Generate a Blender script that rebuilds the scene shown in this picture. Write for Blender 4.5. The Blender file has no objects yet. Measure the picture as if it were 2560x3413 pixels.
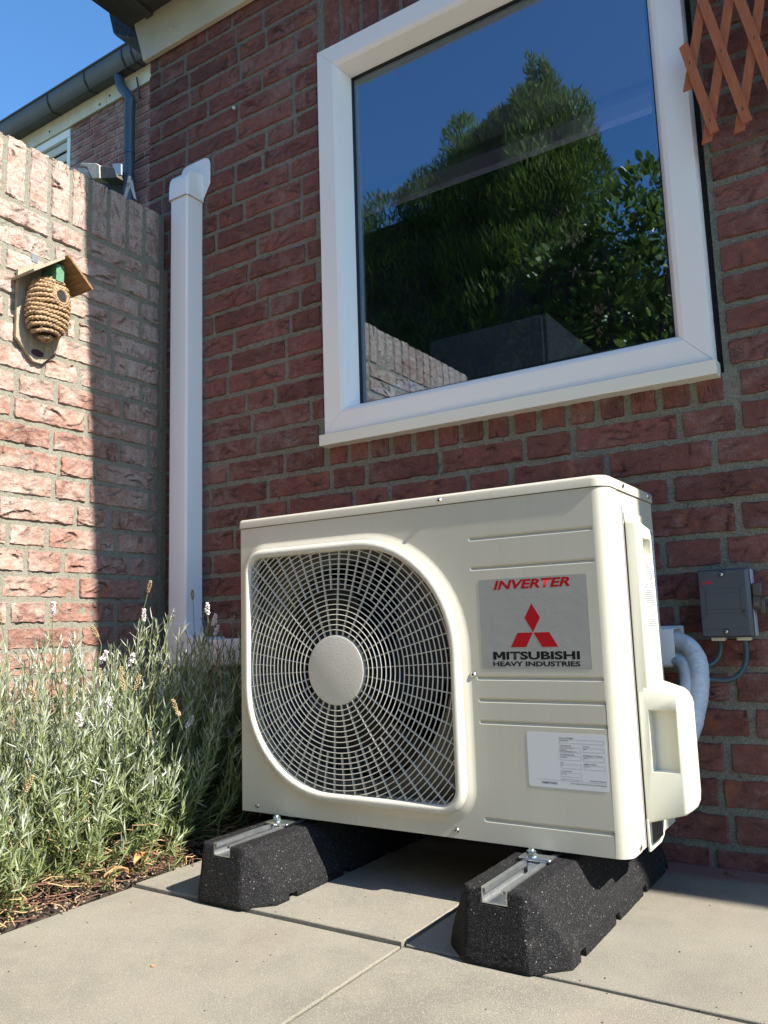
import bpy, bmesh, math, random
import numpy as np
from mathutils import Vector, Matrix, noise
from mathutils.geometry import tessellate_polygon

random.seed(7)
RNG = np.random.default_rng(7)
scene = bpy.context.scene
col = scene.collection
R = math.radians
PI = math.pi

# ------------------------------------------------------------------ camera, light, exposure
CAM = Vector((1.8981, -1.689, 0.4725))
cam_data = bpy.data.cameras.new('camera')
cam = bpy.data.objects.new('camera', cam_data)
col.objects.link(cam)
cam.matrix_world = Matrix.Translation(CAM) @ (Matrix.Rotation(0.5737, 4, 'Z') @ Matrix.Rotation(1.7109, 4, 'X') @ Matrix.Rotation(-0.0312, 4, 'Z'))
cam_data.sensor_fit = 'HORIZONTAL'
cam_data.sensor_width = 36.0
cam_data.lens = 36.0 * 2681.6 / 2560.0
cam_data.clip_start = 0.02
cam_data.clip_end = 3000
scene.camera = cam

SUN_DIR = Vector((1.1, -0.052, 1.0)).normalized()      # points to the sun: almost parallel to the house wall
sun_el = math.asin(SUN_DIR.z)
world = bpy.data.worlds.new('World')
scene.world = world
world.use_nodes = True
wn = world.node_tree.nodes
wl = world.node_tree.links
wn.clear()
w_out = wn.new('ShaderNodeOutputWorld')
w_bg = wn.new('ShaderNodeBackground')
w_sky = wn.new('ShaderNodeTexSky')
w_sky.sky_type = 'NISHITA'
w_sky.sun_disc = False
w_sky.sun_elevation = sun_el
w_sky.sun_rotation = math.atan2(SUN_DIR.x, SUN_DIR.y)
w_sky.altitude = 0
w_sky.air_density = 1.15
w_sky.dust_density = 0.2
w_sky.ozone_density = 4.5
w_bg.inputs['Strength'].default_value = 0.110
w_hs = wn.new('ShaderNodeHueSaturation')
w_hs.inputs['Saturation'].default_value = 1.17
wl.new(w_sky.outputs[0], w_hs.inputs['Color'])
wl.new(w_hs.outputs[0], w_bg.inputs['Color'])
wl.new(w_bg.outputs[0], w_out.inputs['Surface'])

sun_data = bpy.data.lights.new('sun', 'SUN')
sun_data.energy = 4.7
sun_data.angle = R(0.53)
sun_data.color = (1.0, 0.93, 0.82)
sun = bpy.data.objects.new('sun', sun_data)
col.objects.link(sun)
sun.rotation_euler = SUN_DIR.to_track_quat('Z', 'Y').to_euler()
sun.location = (6, -0.5, 6)

scene.view_settings.view_transform = 'Standard'
scene.view_settings.look = 'None'
scene.view_settings.gamma = 1.0
scene.view_settings.use_curve_mapping = False
scene.view_settings.exposure = 1.30
scene.render.engine = 'CYCLES'
scene.cycles.max_bounces = 8
scene.cycles.diffuse_bounces = 4
scene.cycles.glossy_bounces = 4
scene.cycles.transparent_max_bounces = 12

# ------------------------------------------------------------------ node material helper
class NT:
    def __init__(self, name):
        self.m = bpy.data.materials.new(name)
        self.m.use_nodes = True
        self.n = self.m.node_tree.nodes
        self.l = self.m.node_tree.links
        self.n.clear()
        self.out = self.n.new('ShaderNodeOutputMaterial')
        self.b = self.n.new('ShaderNodeBsdfPrincipled')
        self.l.new(self.b.outputs[0], self.out.inputs['Surface'])
    def sock(self, node, key, v):
        s = node.inputs[key]
        if isinstance(v, (int, float)):
            s.default_value = v
        elif isinstance(v, (tuple, list)):
            if len(v) == 3 and s.type == 'RGBA':
                v = (*v, 1)
            s.default_value = v
        elif v is not None:
            self.l.new(v, s)
    def node(self, kind, **kw):
        nd = self.n.new(kind)
        ins = kw.pop('ins', {})
        for k, v in kw.items():
            setattr(nd, k, v)
        for k, v in ins.items():
            self.sock(nd, k, v)
        return nd
    def coord(self, kind='Object'):
        return self.node('ShaderNodeTexCoord').outputs[kind]
    def pos(self):
        return self.node('ShaderNodeNewGeometry').outputs['Position']
    def mapping(self, v, scale=(1, 1, 1), loc=(0, 0, 0), rot=(0, 0, 0)):
        return self.node('ShaderNodeMapping', ins={'Vector': v, 'Scale': scale, 'Location': loc, 'Rotation': rot}).outputs[0]
    def noise(self, v, scale, detail=4, rough=0.55, dist=0.0, out=0):
        return self.node('ShaderNodeTexNoise', ins={'Vector': v, 'Scale': scale, 'Detail': detail, 'Roughness': rough, 'Distortion': dist}).outputs[out]
    def voronoi(self, v, scale, feature='F1', out='Distance', rnd=1.0):
        return self.node('ShaderNodeTexVoronoi', feature=feature, ins={'Vector': v, 'Scale': scale, 'Randomness': rnd}).outputs[out]
    def ramp(self, fac, stops, interp='LINEAR'):
        r = self.node('ShaderNodeValToRGB')
        r.color_ramp.interpolation = interp
        els = r.color_ramp.elements
        while len(els) < len(stops):
            els.new(0.5)
        for e, (p, c) in zip(els, stops):
            e.position = p
            e.color = (*c, 1) if isinstance(c, (tuple, list)) else (c, c, c, 1)
        self.l.new(fac, r.inputs[0])
        return r.outputs[0]
    def mix(self, fac, a, b, mode='MIX'):
        m = self.node('ShaderNodeMix', data_type='RGBA', blend_type=mode)
        self.sock(m, 0, fac)
        for idx, v in ((6, a), (7, b)):
            s = m.inputs[idx]
            if isinstance(v, (tuple, list)):
                s.default_value = (*v, 1) if len(v) == 3 else v
            else:
                self.l.new(v, s)
        return m.outputs[2]
    def math(self, op, a, b=None, c=None, clamp=False):
        m = self.node('ShaderNodeMath', operation=op, use_clamp=clamp)
        self.sock(m, 0, a)
        if b is not None: self.sock(m, 1, b)
        if c is not None: self.sock(m, 2, c)
        return m.outputs[0]
    def vadd(self, a, b):
        m = self.node('ShaderNodeVectorMath', operation='ADD')
        self.sock(m, 0, a); self.sock(m, 1, b)
        return m.outputs[0]
    def bump(self, h, strength=0.5, dist=0.01, normal=None):
        b = self.node('ShaderNodeBump', ins={'Height': h, 'Strength': strength, 'Distance': dist})
        if normal is not None: self.l.new(normal, b.inputs['Normal'])
        return b.outputs[0]
    def set(self, **kw):
        names = {'color': 'Base Color', 'rough': 'Roughness', 'metal': 'Metallic', 'normal': 'Normal', 'spec': 'Specular IOR Level',
                 'trans': 'Transmission Weight', 'coat': 'Coat Weight', 'coat_rough': 'Coat Roughness', 'ior': 'IOR', 'alpha': 'Alpha'}
        for k, v in kw.items():
            self.sock(self.b, names[k], v)
        return self.m

M = {}
def plain(key, color, rough=0.5, metal=0.0, grain=None, var=None, spec=None):
    t = NT(key)
    c = color
    co = t.coord()
    if var:
        n = t.noise(co, var[0], 5)
        c = t.mix(t.ramp(n, [(0.3, 0.0), (0.7, 1.0)]), tuple(x * (1 - var[1]) for x in color), tuple(min(1, x * (1 + var[1])) for x in color))
    t.set(color=c, rough=rough, metal=metal)
    if spec is not None: t.set(spec=spec)
    if grain:
        t.set(normal=t.bump(t.noise(co, grain[0], 3), grain[1], grain[2]))
    M[key] = t.m
    return t.m

def brick_material(key, dark, mid, light, bloom, bloom_amt, fold=1.0, mortar_smear=0.25):
    t = NT(key)
    oi = t.node('ShaderNodeObjectInfo')
    at = t.node('ShaderNodeAttribute', attribute_name='tone')
    rnd = t.math('FRACT', t.math('ADD', oi.outputs['Random'], at.outputs['Fac']))
    seed = t.node('ShaderNodeCombineXYZ', ins={'X': t.math('MULTIPLY', rnd, 37.0), 'Y': t.math('MULTIPLY', rnd, 91.0), 'Z': t.math('MULTIPLY', rnd, 53.0)}).outputs[0]
    v = t.vadd(t.coord(), seed)
    P = t.pos()
    n_big = t.noise(v, 14, 3, 0.6)
    n_mid = t.noise(v, 60, 6, 0.7)
    n_fine = t.noise(v, 420, 3, 0.7)
    tone = t.math('ADD', t.math('MULTIPLY_ADD', rnd, 0.46, 0.08), t.math('MULTIPLY', n_big, 0.45))
    c = t.ramp(tone, [(0.18, dark), (0.48, mid), (0.86, light)])
    c = t.mix(t.math('MULTIPLY', t.ramp(n_mid, [(0.35, 1.0), (0.62, 0.0)]), 0.45), c, tuple(x * 0.5 for x in dark))
    c = t.mix(t.math('MULTIPLY', t.ramp(n_fine, [(0.5, 0.0), (0.75, 1.0)]), 0.4), c, tuple(min(1, x * 1.9) for x in light))
    # orange iron spots and white salt bloom, both are stains of the brick itself
    orange = t.ramp(t.noise(t.vadd(v, (3, 1, 7)), 18, 3, 0.6), [(0.60, 0.0), (0.72, 1.0)])
    c = t.mix(t.math('MULTIPLY', orange, 0.55), c, (0.36, 0.13, 0.055))
    bl = t.noise(t.vadd(v, (9, 4, 2)), 22, 6, 0.75)
    blw = t.noise(P, 2.6, 3, 0.6)
    zz = t.node('ShaderNodeSeparateXYZ', ins={0: P}).outputs['Z']
    thr = t.math('ADD', t.math('ADD', t.math('MULTIPLY', bl, 0.6), t.math('MULTIPLY', blw, 0.55)), t.math('MULTIPLY_ADD', zz, 0.10 if key == 'brick_pale' else 0.0, -0.09 if key == 'brick_pale' else 0.0))
    m_ = t.ramp(thr, [(0.66 - 0.16 * bloom_amt, 0.0), (0.84 - 0.16 * bloom_amt, 1.0)])
    speck = t.ramp(t.noise(v, 260, 2, 0.8), [(0.36, 0.25), (0.6, 1.0)])
    c = t.mix(t.math('MULTIPLY', t.math('MULTIPLY', m_, speck), 0.82 if bloom_amt > 0.5 else 0.45), c, bloom)
    # mortar film smeared on some edges
    sm = t.ramp(t.noise(t.vadd(v, (5, 5, 5)), 34, 5, 0.7), [(0.64, 0.0), (0.70, 1.0)])
    c = t.mix(t.math('MULTIPLY', sm, mortar_smear), c, (0.25, 0.24, 0.21))
    # hand-made folds: warped ridges
    warp = t.node('ShaderNodeVectorMath', operation='SCALE', ins={0: t.node('ShaderNodeTexNoise', ins={'Vector': v, 'Scale': 16.0, 'Detail': 2.0}).outputs['Color'], 'Scale': 0.10}).outputs[0]
    vw = t.vadd(t.mapping(v, (1.0, 1.0, 2.1)), warp)
    rot = t.mapping(vw, (1.0, 1.0, 2.6), (0, 0, 0), (0, 0.5, 0))
    rid = t.node('ShaderNodeTexNoise', ins={'Vector': rot, 'Scale': 9.0, 'Detail': 2.0, 'Roughness': 0.4, 'Distortion': 1.4}).outputs[0]
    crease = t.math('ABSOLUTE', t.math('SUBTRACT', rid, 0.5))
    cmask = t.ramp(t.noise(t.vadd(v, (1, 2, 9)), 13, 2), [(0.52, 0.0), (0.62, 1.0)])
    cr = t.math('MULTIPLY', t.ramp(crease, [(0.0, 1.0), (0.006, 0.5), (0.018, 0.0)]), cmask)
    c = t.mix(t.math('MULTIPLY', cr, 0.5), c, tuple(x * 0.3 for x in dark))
    waves = t.noise(rot, 15, 3, 0.6, 0.9)
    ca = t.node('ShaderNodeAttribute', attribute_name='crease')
    c = t.mix(t.math('MULTIPLY', ca.outputs['Fac'], 0.80, clamp=True), c, tuple(x * 0.28 for x in dark))  # shade of the folds painted into the colour along their grooves
    h = t.math('ADD', t.math('MULTIPLY', waves, 0.45 * fold), t.math('MULTIPLY', n_mid, 0.55))
    h = t.math('SUBTRACT', h, t.math('MULTIPLY', cr, 0.8 * fold))
    h = t.math('ADD', h, t.math('MULTIPLY', n_fine, 0.30))
    t.set(color=c, rough=0.85, spec=0.35, normal=t.bump(h, 0.9, 0.0055))
    M[key] = t.m

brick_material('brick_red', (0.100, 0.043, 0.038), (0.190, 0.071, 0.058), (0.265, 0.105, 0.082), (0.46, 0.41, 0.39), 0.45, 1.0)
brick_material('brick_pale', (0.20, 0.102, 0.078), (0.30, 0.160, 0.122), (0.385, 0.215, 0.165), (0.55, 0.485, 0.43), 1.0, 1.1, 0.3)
brick_material('brick_far', (0.15, 0.06, 0.05), (0.26, 0.11, 0.09), (0.36, 0.18, 0.15), (0.5, 0.45, 0.42), 0.6, 0.6)

def mortar_material(key, a, b):
    t = NT(key)
    P = t.pos()
    n1 = t.noise(P, 9, 5, 0.65)
    n2 = t.noise(P, 330, 4, 0.8)
    n3 = t.noise(P, 75, 4, 0.7)
    c = t.mix(n1, a, b)
    c = t.mix(t.ramp(n2, [(0.42, 0.0), (0.68, 1.0)]), c, tuple(min(1, x * 1.6) for x in b))
    c = t.mix(t.math('MULTIPLY', t.ramp(n3, [(0.58, 0.0), (0.68, 1.0)]), 0.6), c, tuple(x * 0.45 for x in a))
    h = t.math('ADD', t.math('MULTIPLY', n2, 0.5), t.math('MULTIPLY', n3, 0.9))
    t.set(color=c, rough=0.95, spec=0.2, normal=t.bump(h, 1.0, 0.004))
    M[key] = t.m
mortar_material('mortar', (0.105, 0.102, 0.084), (0.205, 0.197, 0.16))
mortar_material('mortar_garden', (0.130, 0.124, 0.100), (0.235, 0.224, 0.180))
mortar_material('mortar_far', (0.2, 0.19, 0.17), (0.3, 0.28, 0.25))

def slab_material():
    t = NT('concrete_slab')
    P = t.pos()
    oi = t.node('ShaderNodeObjectInfo')
    n1 = t.noise(P, 3.2, 5, 0.6)
    n2 = t.noise(P, 14, 5, 0.7, 0.6)
    fine = t.noise(P, 640, 3, 0.8)
    spec = t.noise(P, 470, 3, 0.75)
    c = t.mix(t.ramp(n1, [(0.35, 0.0), (0.68, 1.0)]), (0.205, 0.190, 0.156), (0.285, 0.266, 0.218))
    c = t.mix(t.math('MULTIPLY', t.ramp(n2, [(0.42, 0.0), (0.66, 1.0)]), 0.55), c, (0.31, 0.285, 0.22))
    c = t.mix(t.math('MULTIPLY', oi.outputs['Random'], 0.18), c, (0.16, 0.15, 0.14))
    c = t.mix(t.ramp(fine, [(0.34, 0.6), (0.50, 0.0)]), c, (0.105, 0.092, 0.075))
    c = t.mix(t.ramp(spec, [(0.52, 0.0), (0.72, 0.6)]), c, (0.56, 0.53, 0.44))
    # brick-red cement stain along the foot of the house wall
    sep = t.node('ShaderNodeSeparateXYZ', ins={0: P})
    edge = t.math('ADD', sep.outputs['Y'], t.math('MULTIPLY', t.math('SUBTRACT', t.noise(P, 7, 5, 0.7), 0.5), 0.13))
    red = t.ramp(t.math('MULTIPLY_ADD', edge, 1.0, 0.5), [(0.405, 0.0), (0.435, 1.0)])
    c = t.mix(t.math('MULTIPLY', red, 0.85), c, (0.23, 0.105, 0.095))
    pink = t.ramp(t.noise(P, 5.5, 3, 0.5), [(0.56, 0.0), (0.75, 0.15)])
    c = t.mix(pink, c, (0.33, 0.235, 0.185))
    dots = t.ramp(t.voronoi(P, 26, 'F1'), [(0.0, 1.0), (0.045, 1.0), (0.07, 0.0)])
    dsel = t.ramp(t.voronoi(P, 26, 'F1', 'Color'), [(0.80, 0.0), (0.84, 1.0)])
    c = t.mix(t.math('MULTIPLY', t.math('MULTIPLY', dots, dsel), 0.75), c, (0.05, 0.045, 0.04))
    h = t.math('ADD', t.math('MULTIPLY', fine, 0.7), t.math('MULTIPLY', spec, 0.6))
    h = t.math('ADD', h, t.math('MULTIPLY', n2, 0.5))
    t.set(color=c, rough=0.85, spec=0.3, normal=t.bump(h, 0.55, 0.003))
    M['concrete_slab'] = t.m
slab_material()

def soil_material():
    t = NT('soil')
    P = t.pos()
    n = t.noise(P, 40, 6, 0.8)
    n2 = t.noise(P, 170, 4, 0.8)
    c = t.ramp(n, [(0.3, (0.018, 0.013, 0.010)), (0.55, (0.06, 0.042, 0.03)), (0.75, (0.15, 0.11, 0.075))])
    c = t.mix(t.ramp(n2, [(0.6, 0.0), (0.7, 1.0)]), c, (0.34, 0.28, 0.2))
    t.set(color=c, rough=0.95, normal=t.bump(t.math('ADD', n, t.math('MULTIPLY', n2, 0.4)), 1.0, 0.012))
    M['soil'] = t.m
soil_material()

def cream_material(key, color, rough, orange=0.0, dust=True):
    t = NT(key)
    co = t.coord()
    P = t.pos()
    c = t.mix(t.math('MULTIPLY', t.noise(P, 6, 4), 0.35), color, tuple(x * 0.9 for x in color))
    stv = t.mapping(P, (1.0, 1.0, 0.06))
    stn = t.ramp(t.noise(stv, 38, 4, 0.7), [(0.45, 0.0), (0.75, 1.0)])
    c = t.mix(t.math('MULTIPLY', stn, 0.16), c, tuple(x * 0.72 for x in color))
    if dust:
        d = t.noise(P, 5, 3)
        s = t.noise(P, 620, 2, 0.9)
        m_ = t.math('MULTIPLY', t.ramp(s, [(0.67, 0.0), (0.71, 1.0)]), t.ramp(d, [(0.45, 0.0), (0.6, 1.0)]))
        c = t.mix(m_, c, (0.95, 0.95, 0.92))  # white specks: dust, with its glints painted into the colour
    h = t.noise(P, 1.6, 2, 0.4)
    nrm = t.bump(h, 0.05, 0.02)
    if orange:
        nrm = t.bump(t.noise(P, 480, 2, 0.5), orange, 0.001, nrm)
    t.set(color=c, rough=rough, spec=0.5, normal=nrm)
    M[key] = t.m
cream_material('ac_paint', (0.56, 0.54, 0.445), 0.36, 0.10)
cream_material('ac_plastic', (0.58, 0.565, 0.49), 0.42, 0.5, False)
cream_material('ac_cover', (0.64, 0.635, 0.54), 0.36, 0.0, False)
plain('shroud_grey', (0.13, 0.122, 0.098), 0.5)

def rubber_material():
    t = NT('recycled_rubber')
    P = t.pos()
    cells = t.voronoi(P, 560, 'F1')
    colr = t.voronoi(P, 640, 'F1', 'Color')
    n = t.noise(P, 700, 3, 0.8)
    dust = t.noise(P, 16, 4, 0.7)
    c = t.ramp(colr, [(0.0, (0.006, 0.006, 0.007)), (0.5, (0.015, 0.015, 0.016)), (0.80, (0.045, 0.045, 0.047)), (0.94, (0.24, 0.235, 0.22))], 'CONSTANT')
    c = t.mix(t.math('MULTIPLY', t.ramp(dust, [(0.60, 0.0), (0.8, 1.0)]), 0.25), c, (0.12, 0.11, 0.09))
    h = t.math('ADD', t.math('MULTIPLY', cells, -0.9), t.math('MULTIPLY', n, 0.5))
    t.set(color=c, rough=0.75, spec=0.25, normal=t.bump(h, 0.7, 0.0018))
    M['recycled_rubber'] = t.m
rubber_material()

def wood_material(key, a, b, dark, axis_scale):
    t = NT(key)
    oi = t.node('ShaderNodeObjectInfo')
    seed = t.node('ShaderNodeCombineXYZ', ins={'X': t.math('MULTIPLY', oi.outputs['Random'], 37.0), 'Y': 0.0, 'Z': t.math('MULTIPLY', oi.outputs['Random'], 19.0)}).outputs[0]
    v = t.vadd(t.coord(), seed)
    vv = t.mapping(v, axis_scale)
    n = t.noise(vv, 26, 5, 0.65, 0.6)
    n2 = t.noise(vv, 120, 4, 0.7)
    c = t.mix(t.ramp(n, [(0.3, 0.0), (0.7, 1.0)]), a, b)
    c = t.mix(t.math('MULTIPLY', t.ramp(n2, [(0.5, 0.0), (0.7, 1.0)]), 0.5), c, dark)
    t.set(color=c, rough=0.75, spec=0.3, normal=t.bump(t.math('ADD', n, n2), 0.5, 0.002))
    M[key] = t.m
wood_material('trellis_wood', (0.36, 0.105, 0.045), (0.50, 0.17, 0.075), (0.17, 0.055, 0.03), (9, 9, 0.8))
wood_material('grey_wood', (0.26, 0.215, 0.15), (0.46, 0.40, 0.30), (0.10, 0.075, 0.05), (1.0, 8, 0.7))
wood_material('brown_wood', (0.17, 0.085, 0.035), (0.36, 0.22, 0.10), (0.06, 0.03, 0.015), (0.7, 6, 6))

plain('pvc_white', (0.86, 0.865, 0.86), 0.28)
plain('frame_white', (0.86, 0.845, 0.81), 0.32, grain=(60, 0.05, 0.002))
plain('sill_cream', (0.82, 0.79, 0.68), 0.42)
plain('cream_board', (0.62, 0.56, 0.42), 0.5, var=(6, 0.12))
plain('zinc', (0.085, 0.080, 0.078), 0.5, 0.35, grain=(40, 0.15, 0.003), var=(9, 0.25))
plain('far_gutter', (0.060, 0.066, 0.078), 0.38, 0.2, var=(4, 0.15))
plain('far_pipe', (0.035, 0.055, 0.075), 0.3)
plain('tar_and_shade_black', (0.012, 0.011, 0.012), 0.6, grain=(70, 0.8, 0.01))
plain('black_gap', (0.010, 0.010, 0.010), 0.9, grain=(160, 1.0, 0.006))
plain('black_plastic', (0.012, 0.012, 0.014), 0.42)
plain('fin_metal', (0.03, 0.032, 0.035), 0.4, 0.6)
plain('dark_interior', (0.02, 0.02, 0.022), 0.8)
plain('galvanised', (0.62, 0.64, 0.65), 0.30, 0.9, grain=(140, 0.2, 0.001), var=(60, 0.12))
plain('bolt_steel', (0.66, 0.72, 0.72), 0.22, 1.0)
plain('screw_steel', (0.62, 0.58, 0.50), 0.25, 1.0)
plain('hole_black', (0.01, 0.01, 0.01), 0.7)
plain('logo_red', (0.42, 0.012, 0.018), 0.22)
plain('logo_black', (0.012, 0.014, 0.012), 0.25)
plain('print_grey', (0.06, 0.06, 0.06), 0.5)
plain('ink', (0.03, 0.03, 0.035), 0.5)
plain('sticker_white', (0.66, 0.68, 0.69), 0.35)
plain('switch_grey', (0.055, 0.065, 0.085), 0.42, grain=(300, 0.12, 0.001))
plain('switch_line', (0.02, 0.024, 0.032), 0.5)
plain('switch_base', (0.42, 0.42, 0.44), 0.5)
plain('handle_brown', (0.075, 0.066, 0.060), 0.4)
plain('gland_white', (0.62, 0.58, 0.5), 0.5)
plain('cable_teal', (0.035, 0.065, 0.075), 0.42)
plain('switch_red', (0.40, 0.02, 0.03), 0.5)
plain('rope', (0.34, 0.225, 0.125), 0.75, var=(190, 0.75), grain=(600, 0.6, 0.001))
plain('nest_dark', (0.03, 0.018, 0.012), 0.9)
plain('green_paint', (0.09, 0.22, 0.13), 0.6, var=(120, 0.3))
plain('red_wax', (0.05, 0.012, 0.015), 0.5)
plain('pink_peg', (0.72, 0.66, 0.64), 0.35)
plain('rust_wire', (0.04, 0.03, 0.028), 0.6)
plain('roof_tile_painted_sun', (0.42, 0.36, 0.30), 0.85, var=(30, 0.3), grain=(200, 0.5, 0.003))  # tile ends with the sunlight on them painted into the colour
plain('roof_tile_dark', (0.075, 0.066, 0.06), 0.8, var=(20, 0.3))
plain('lead', (0.30, 0.35, 0.40), 0.5, 0.3)
plain('shutter_cream', (0.60, 0.57, 0.48), 0.5)
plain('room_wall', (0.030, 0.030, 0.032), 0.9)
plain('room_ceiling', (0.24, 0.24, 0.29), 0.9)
plain('room_rail', (0.80, 0.70, 0.98), 0.7)
plain('cabinet_grey', (0.16, 0.155, 0.155), 0.6)
plain('glass_box', (0.55, 0.62, 0.68), 0.4)
plain('twig', (0.17, 0.085, 0.055), 0.8, var=(50, 0.5))
plain('straw', (0.50, 0.33, 0.17), 0.8, var=(60, 0.35))
plain('pebble', (0.28, 0.23, 0.16), 0.9, var=(40, 0.5))
plain('joint_moss', (0.12, 0.115, 0.065), 0.95, var=(60, 0.5), grain=(300, 1.0, 0.003))
plain('crumb_dark', (0.09, 0.075, 0.06), 0.9, var=(30, 0.9))
plain('dry_leaf', (0.42, 0.22, 0.09), 0.7, var=(70, 0.4))
plain('orange_chip', (0.55, 0.20, 0.09), 0.7)
plain('trunk_bark', (0.075, 0.05, 0.035), 0.9, grain=(40, 1.0, 0.02))
plain('lawn', (0.055, 0.085, 0.025), 0.9, var=(3, 0.35), grain=(90, 1.0, 0.02))
plain('stem_green', (0.17, 0.20, 0.085), 0.6)
plain('flower_white', (0.72, 0.66, 0.66), 0.6)
plain('flower_tan', (0.36, 0.28, 0.15), 0.7, var=(200, 0.4))
plain('copper_brown', (0.25, 0.11, 0.07), 0.6)

def insulation_material():
    t = NT('pipe_wrap')
    co = t.pos()
    n = t.noise(t.mapping(co, (1, 1, 2.2)), 45, 3, 0.6, 0.8)
    c = t.mix(t.noise(co, 18, 3), (0.62, 0.64, 0.66), (0.50, 0.54, 0.56))
    t.set(color=c, rough=0.42, normal=t.bump(n, 0.6, 0.005))
    M['pipe_wrap'] = t.m
insulation_material()

def sticker_material():
    t = NT('clear_sticker')
    P = t.pos()
    n = t.noise(P, 70, 4, 0.7)
    n2 = t.noise(P, 420, 3, 0.8)
    msk = t.ramp(t.noise(P, 9, 3), [(0.42, 0.1), (0.62, 1.0)])
    h = t.math('MULTIPLY', t.math('ADD', n, t.math('MULTIPLY', n2, 0.35)), msk)
    t.set(color=(0.36, 0.36, 0.335), rough=0.10, spec=0.8, normal=t.bump(h, 0.35, 0.0012))
    M['clear_sticker'] = t.m
sticker_material()

def leaf_material(key, stops, trans=0.25, rough=0.5):
    t = NT(key)
    at = t.node('ShaderNodeAttribute', attribute_name='tone')
    c = t.ramp(at.outputs['Fac'], stops)
    t.set(color=c, rough=rough, spec=0.4)
    tr = t.node('ShaderNodeBsdfTranslucent', ins={'Color': c})
    mx = t.node('ShaderNodeMixShader', ins={0: trans})
    t.l.new(t.b.outputs[0], mx.inputs[1]); t.l.new(tr.outputs[0], mx.inputs[2])
    t.l.new(mx.outputs[0], t.out.inputs['Surface'])
    M[key] = t.m
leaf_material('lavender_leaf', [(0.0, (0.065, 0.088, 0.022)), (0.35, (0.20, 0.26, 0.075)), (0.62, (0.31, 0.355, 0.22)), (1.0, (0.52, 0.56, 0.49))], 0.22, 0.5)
leaf_material('conifer_leaf', [(0.0, (0.050, 0.085, 0.014)), (0.5, (0.115, 0.18, 0.024)), (1.0, (0.24, 0.31, 0.045))], 0.42, 0.6)
leaf_material('shrub_leaf', [(0.0, (0.045, 0.08, 0.015)), (0.5, (0.11, 0.18, 0.03)), (1.0, (0.26, 0.34, 0.06))], 0.35, 0.35)

def glass_material():
    t = NT('window_glass')
    t.n.remove(t.b)
    gl = t.node('ShaderNodeBsdfGlossy', ins={'Color': (0.66, 0.84, 1.0), 'Roughness': 0.0})
    tp = t.node('ShaderNodeBsdfTransparent', ins={'Color': (0.80, 0.82, 0.86)})
    lw = t.node('ShaderNodeLayerWeight', ins={'Blend': 0.5})
    fac = t.math('MULTIPLY_ADD', t.math('POWER', lw.outputs['Facing'], 4.0), 0.8, 0.195, clamp=True)
    mx = t.node('ShaderNodeMixShader', ins={0: fac})
    t.l.new(tp.outputs[0], mx.inputs[1]); t.l.new(gl.outputs[0], mx.inputs[2])
    t.l.new(mx.outputs[0], t.out.inputs['Surface'])
    M['window_glass'] = t.m
glass_material()

# ------------------------------------------------------------------ mesh helpers
def wloc(o):
    v = Vector((0, 0, 0))
    while o is not None:
        v += o.location
        o = o.parent
    return v

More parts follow.
